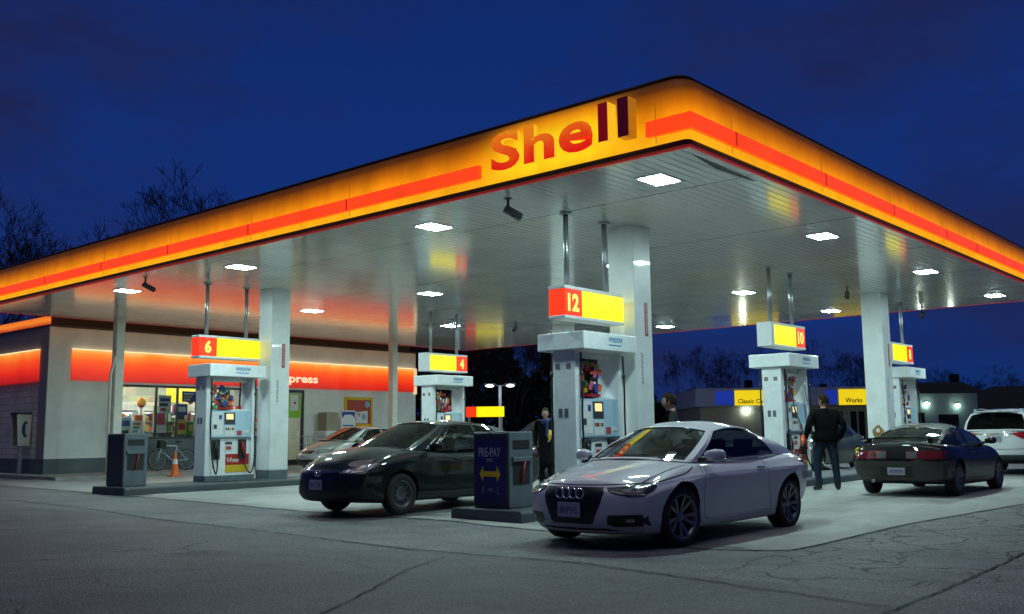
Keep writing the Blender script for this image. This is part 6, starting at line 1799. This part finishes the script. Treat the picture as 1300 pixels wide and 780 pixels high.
for (x, y, z, s_) in ((2.62, -.12, 2.22, .16), (11.6, -.32, 2.42, .14), (13.15, -.32, 2.34, .13)):
    b = MB(); b.box(x - .1, x + .1, y + .04, y + .12, z - .05, z + .12); lp = b.build('wall_lamp', M['dark_grey'], wash)
    b = MB(); b.ball((x, y, z), (s_, s_ * .6, s_ * .7), 10); b.build('bulb', emit('wall_lamp_bulb', (.85, 1., .8), 38.), lp)
# lit low sign on two posts
o1 = at(616, 56)
t = thing('roadside_sign', 'low lit red and yellow sign board on posts behind the dark sedan', 'sign', (o1.x, o1.y, G0), rot)
b = MB(); b.box(-1.08, -.48, -.12, .12, 2.15, 2.72); b.build('red_panel', M['r_emit'], t, bevel=.01)
b = MB(); b.box(-.478, 1.08, -.12, .12, 2.15, 2.72); b.build('yellow_panel', M['y_emit'], t, bevel=.01)
b = MB()
for x in (-.9, .9): b.box(x - .08, x + .08, -.08, .08, -.1, 2.149)
b.build('post', M['steel'], t)
# yard lamps
def yard_lamp(px, d, zt_, label, arms):
    o = at(px, d); t = thing('street_lamp', label, 'street lamp', (o.x, o.y, 0), rot, 'lamps standing beyond the canopy')
    b = MB(); b.tube([(0, 0, 0), (0, 0, zt_)], .085, 8); b.build('pole', emit('lamp_lit_pole', (.55, .72, .85), .28, (.5, .5, .5)), t)  # lamp light on the pole painted in as a weak emission
    for s_ in arms:
        b = MB(); b.tube([(0, 0, zt_ - .05), (s_ * .35, 0, zt_ + .03)], .04, 6); b.box(min(s_ * .3, s_ * .95), max(s_ * .3, s_ * .95), -.16, .16, zt_ - .02, zt_ + .12); hd = b.build('lamp_head', M['steel'], t)
        b = MB(); b.ball((s_ * .62, -.06, zt_ - .02), (.26, .2, .09), 10); b.build('lens', emit('yard_lamp_lens', (.75, .92, 1.), 16. if s_ > 0 else 7.), hd)
yard_lamp(635, 60, 4.25, 'twin-headed bright lamp post beyond the roadside sign', (-1, 1))
yard_lamp(583, 66, 4.6, 'single bright lamp post just right of pump 4', (1,))
# ------------------------------------------------------------------ houses far off
M['roofdk'] = mat('dark_shingles', (.005, .005, .007), .9, var=.3)
def house(px, d, w, hh, rh, label):
    o = at(px, d); t = thing('house', label, 'house', (o.x, o.y, 0), rot, 'dark houses on the skyline')
    b = MB(); b.box(-w / 2, w / 2, 0, 8, 0, hh); b.build('wall', mat('dim_brick', (.010, .009, .011), .9), t, fixn=False)
    b = MB(); e = .5
    b.put([(-w / 2 - e, -e, hh), (w / 2 + e, -e, hh), (w / 2 + e, 8 + e, hh), (-w / 2 - e, 8 + e, hh), (-w / 4, 4, hh + rh), (w / 4, 4, hh + rh)], [(0, 1, 5, 4), (1, 2, 5), (2, 3, 4, 5), (3, 0, 4), (0, 3, 2, 1)]); rf = b.build('roof', M['roofdk'], t)
    b = MB(); b.box(w * .18, w * .18 + .6, 4.2, 4.8, hh + rh * .55, hh + rh + .7); b.build('chimney', mat('dim_brick', (.010, .009, .011)), rf)
    for x in (-w * .3, w * .12):
        b = MB(); b.box(x, x + 1.2, -.03, .02, 1.1, 2.3); b.build('window', M['blk_gloss'], t)
house(1205, 78, 10, 2.9, 2.3, 'dark hipped-roof house right of the right-hand pump')
house(1335, 80, 13, 3.0, 1.9, 'dark hipped-roof house at the right edge of the view')
house(935, 86, 9, 3.4, 1.9, 'dark house roof peeking over the low sign building')
house(1030, 95, 11, 3.4, 1.9, 'dark house far off behind the man')
# ------------------------------------------------------------------ trees
def bare_tree(label, seed, h, spread=.55, depth=7, twig=.010):
    r = random.Random(seed); t = thing('bare_tree', label, 'tree', (0, 0, 0), 0, 'bare winter trees around the station')
    bt, bc = MB(), MB()
    def grow(p, d, ln, rad, lv):
        n = 3 if lv < 3 else 2; pts = [p]; rs = [rad]; q = p; dd = d
        for i in range(n):
            dd = (dd + Vector((r.uniform(-1, 1), r.uniform(-1, 1), r.uniform(-.35, .75))) * .17).normalized()
            q = q + dd * ln / n; pts.append(q); rs.append(max(twig, rad * (1 - .38 * (i + 1) / n)))
        (bt if lv == 0 else bc).tube(pts, rs, 7 if lv == 0 else (5 if lv < 3 else 3), cap=False)
        if lv >= depth: return
        k = r.choice((2, 3, 3)) if lv < 4 else r.choice((3, 3, 4))
        for i in range(k):
            a = 2 * PI * (i + r.random() * .7) / k; tl = r.uniform(.3, spread + .25)
            u = dd.orthogonal().normalized(); w = dd.cross(u)
            nd = (dd * math.cos(tl) + (u * math.cos(a) + w * math.sin(a)) * math.sin(tl)).normalized()
            nd = (nd + Vector((0, 0, .12))).normalized()
            st = q if i < 2 else pts[1 + r.randrange(n)]
            grow(st, nd, ln * (r.uniform(.62, .84) if lv < 4 else r.uniform(.5, .8)), max(twig, rs[-1] * r.uniform(.55, .75)), lv + 1)
    grow(Vector((0, 0, -.1)), Vector((r.uniform(-.05, .05), r.uniform(-.05, .05), 1)).normalized(), h * .26, h * .020, 0)
    bt.build('trunk', M['bark'], t, fixn=False); bc.build('crown', M['bark'], t, fixn=False)
    return t
def evergreen(label, seed, h):
    r = random.Random(seed); t = thing('evergreen_tree', label, 'tree', (0, 0, 0), 0)
    b = MB(); b.tube([(0, 0, 0), (0, 0, h * .97)], [h * .02, .02], 7); b.build('trunk', M['bark'], t, fixn=False)
    b = MB()
    for i in range(1500):
        z = h * (.08 + .92 * r.random() ** 1.15); R_ = (h - z) * .23 + .25; rr_ = R_ * r.uniform(.35, 1.1); a = r.uniform(0, 2 * PI)
        c = Vector((rr_ * math.cos(a), rr_ * math.sin(a), z - rr_ * .25)); L_ = r.uniform(.25, .6) * (1 + (h - z) * .03)
        u = Vector((math.cos(a), math.sin(a), r.uniform(-.5, .15))).normalized(); v = Vector((-math.sin(a), math.cos(a), r.uniform(-.3, .3))).normalized()
        b.put([c - u * L_, c + v * L_ * .35, c + u * L_, c - v * L_ * .35], [(0, 1, 2, 3)])
    b.build('crown', M['leafdark'], t, fixn=False)
    return t
T = [bare_tree('', s, 12., .5, 7, .0085) for s in (11, 23, 37, 41)]
used = [False] * 4
def plant(i, px, d, top, label):
    z = 1.25 + (552 - top) / 1243.3 * d; k = z / HT[i]
    p = at(px, d); rz = rnd.uniform(0, 6.28); c_ = Matrix.Rotation(rz, 3, 'Z') @ CEN[i] * k; loc = (p.x - c_.x, p.y - c_.y, 0)
    if not used[i]: o = T[i]; o.location = loc; o.rotation_euler = (0, 0, rz); used[i] = True
    else: o = dup(T[i], loc, rz)
    o.scale = (k, k, k); o['label'] = label
CEN = []
for t_ in T:
    vv = [v.co for ch in t_.children if ch.name.startswith('crown') for v in ch.data.vertices if v.co.z > 7]; m_ = sum(vv, Vector()) / len(vv); CEN.append(Vector((m_.x, m_.y, 0)))
HT = [max(v.co.z for ch in t_.children for v in ch.data.vertices) for t_ in T]
GL = 'bare winter tree in the dark behind the canopy'
spots = [(0, 280, 62, 216, 'broad bare tree showing above the left canopy edge'), (1, 232, 72, 240, 'bare tree crown just left of the broad one above the canopy'),
         (1, 112, 80, 292, 'lower bare tree above the canopy near the left edge'), (3, 30, 64, 290, 'bare tree beside the dark evergreen at the left edge'), (2, 70, 80, 318, 'bare tree between the evergreen and the lower bare tree'),
         (3, 868, 85, 440, 'bare tree just right of the near column'), (1, 905, 90, 440, 'bare tree above the blue and yellow signs'), (0, 940, 95, 445, 'bare tree behind the middle pump sign'), (2, 1060, 90, 432, 'bare tree above the man in the black jacket'),
         (3, 1020, 95, 448, 'thin bare tree left of the one above the man'), (1, 1085, 100, 452, 'bare tree close left of the right-hand column'), (0, 1180, 100, 468, 'low bare tree on the skyline right of the column'), (2, 1240, 105, 470, 'low bare tree behind the dark house roof'), (3, 1290, 100, 478, 'low bare tree at the right edge of the skyline')]
for s_ in spots: plant(*s_)
plant(3, -6, 50, 228, 'dark bare tree cut off by the left edge of the photograph')
plant(0, 8, 56, 262, 'smaller dark bare tree at the left edge of the photograph')
# dense dark trees behind the middle of the station
dpos = [(560, 75, 420), (590, 78, 405), (620, 80, 415), (648, 76, 400), (675, 82, 395), (700, 78, 410), (725, 84, 400), (610, 90, 380), (660, 92, 385), (530, 80, 420), (500, 84, 415)]
for i, (px, d, top) in enumerate(dpos): plant(i % 4, px, d, top, 'bare tree in the dark wood behind the twin-headed lamp post')
def hedge():
    r = random.Random(3); b = MB()
    for i in range(9000):
        px = r.uniform(480, 885); d = r.uniform(84, 100); z = r.uniform(0, 1) ** .8 * (9.5 + 2.2 * math.sin(px * .035) + 1.2 * math.sin(px * .11)) * (1 if px < 700 else max(.55, 1 - (px - 700) / 170))
        c = at(px, d, z); s_ = r.uniform(.3, .7)
        u = Vector((r.uniform(-1, 1), r.uniform(-1, 1), r.uniform(-.6, .6))).normalized() * s_; v = Vector((r.uniform(-1, 1), r.uniform(-1, 1), r.uniform(-1, 1))).normalized() * s_ * .6
        b.put([c - u, c + v, c + u, c - v], [(0, 1, 2, 3)])
    o = b.build('dark_wood', M['leafdark'], fixn=False); o['kind'] = 'stuff'
    tag(o, 'dense dark wood behind the station', 'wood')
hedge()
def skyline():
    r = random.Random(9); b = MB()
    for i in range(7000):
        px = r.choice((r.uniform(850, 1420), r.uniform(850, 1420), r.uniform(-60, 200))); d = r.uniform(108, 125); z = r.uniform(0, 1) * (4.2 + .9 * math.sin(px * .05) + .8 * math.sin(px * .023))
        c = at(px, d, z); s_ = r.uniform(.4, .9)
        u = Vector((r.uniform(-1, 1), r.uniform(-1, 1), r.uniform(-.6, .6))).normalized() * s_; v = Vector((r.uniform(-1, 1), r.uniform(-1, 1), r.uniform(-1, 1))).normalized() * s_ * .6
        b.put([c - u, c + v, c + u, c - v], [(0, 1, 2, 3)])
    o = b.build('distant_bushes', M['leafdark'], fixn=False); o['kind'] = 'stuff'; tag(o, 'distant dark bushes along the skyline', 'bushes')
skyline()

# ------------------------------------------------------------------ sky, sun, camera
SUN_EL, SUN_AZ = R(-3.5), R(215)          # the sun has set behind the photographer
w = bpy.data.worlds.new('World'); sc.world = w; w.use_nodes = True
t = NT(w.node_tree); bg = t.n['Background']
sky = t.add('ShaderNodeTexSky', sky_type='NISHITA'); sky.sun_disc = False; sky.sun_elevation = SUN_EL; sky.sun_rotation = SUN_AZ; sky.altitude = 100; sky.ozone_density = 3.
dirv = t.add('ShaderNodeTexCoord').outputs['Generated']
sx = t.add('ShaderNodeSeparateXYZ', {0: dirv})
pv = t.add('ShaderNodeVectorMath', {0: dirv, 1: (1., 1., 2.6)}, operation='MULTIPLY').outputs[0]
cl = t.noise(pv, 2.3, 6, .6); cl2 = t.noise(pv, 6., 5, .6)
grad = t.ramp(sx.outputs[2], [(0., (.0055, .024, .125)), (.12, (.0055, .031, .185)), (.32, (.0048, .026, .165)), (.6, (.0040, .0160, .095)), (1., (.004, .010, .06))])
cloud = t.math('MULTIPLY', t.ramp(cl, [(.40, (0,) * 3), (.62, (1,) * 3)]), t.math('ADD', cl2, .25))
col = t.mix(t.math('MULTIPLY', cloud, .95, True), grad, (.0135, .0150, .058, 1))
back = t.math('SUBTRACT', t.math('MULTIPLY', t.add('ShaderNodeVectorMath', {0: dirv, 1: (-FW.x, -FW.y, 0)}, operation='DOT_PRODUCT').outputs['Value'], 1.6), t.math('MULTIPLY', sx.outputs[2], 2.2), True)
col = t.mix(t.math('MULTIPLY', back, .75), col, (.009, .008, .020, 1))       # darkening added to the low sky behind the camera to dim reflections
nish = t.mix(1., sky.outputs[0], (.1, .1, .1, 1), 'MULTIPLY')
col = t.mix(1., col, nish, 'ADD')
t.l.new(col, bg.inputs['Color']); bg.inputs['Strength'].default_value = 1.0
sun = bpy.data.lights.new('dusk_fill', 'SUN'); sun.energy = .5; sun.angle = R(40); sun.color = (.95, .90, 1.)  # near-overhead fill added to brighten the ground, for sky glow and street lighting
so = bpy.data.objects.new('dusk_fill', sun); COL.objects.link(so); so.rotation_euler = (R(10), 0, R(-60)); so.location = (-20, -10, 30)

f_, yaw, pit, rol = 1243.33, .71536, .13007, -.01113
fw = Vector((math.cos(pit) * math.cos(yaw), math.cos(pit) * math.sin(yaw), math.sin(pit)))
r0 = Vector((math.sin(yaw), -math.cos(yaw), 0)); u0 = r0.cross(fw)
r1 = r0 * math.cos(rol) + u0 * math.sin(rol); u1 = -r0 * math.sin(rol) + u0 * math.cos(rol)
cam = bpy.data.cameras.new('camera'); cam.sensor_width = 36; cam.lens = 36 * f_ / 1300; cam.clip_end = 2000; cam.clip_start = .05
co = bpy.data.objects.new('camera', cam); COL.objects.link(co)
mw = Matrix((( r1.x, u1.x, -fw.x, 0), (r1.y, u1.y, -fw.y, 0), (r1.z, u1.z, -fw.z, 1.25), (0, 0, 0, 1)))
co.matrix_world = mw; sc.camera = co

sc.render.engine = 'CYCLES'
sc.view_settings.view_transform = 'Standard'; sc.view_settings.look = 'None'; sc.view_settings.exposure = 0; sc.view_settings.gamma = 1
c = sc.cycles
c.use_denoising = True
try: c.denoiser = 'OPENIMAGEDENOISE'
except Exception: pass
c.max_bounces = 8; c.diffuse_bounces = 4; c.glossy_bounces = 4; c.transparent_max_bounces = 16; c.transmission_bounces = 4
c.sample_clamp_indirect = 6.; c.caustics_reflective = False; c.caustics_refractive = False
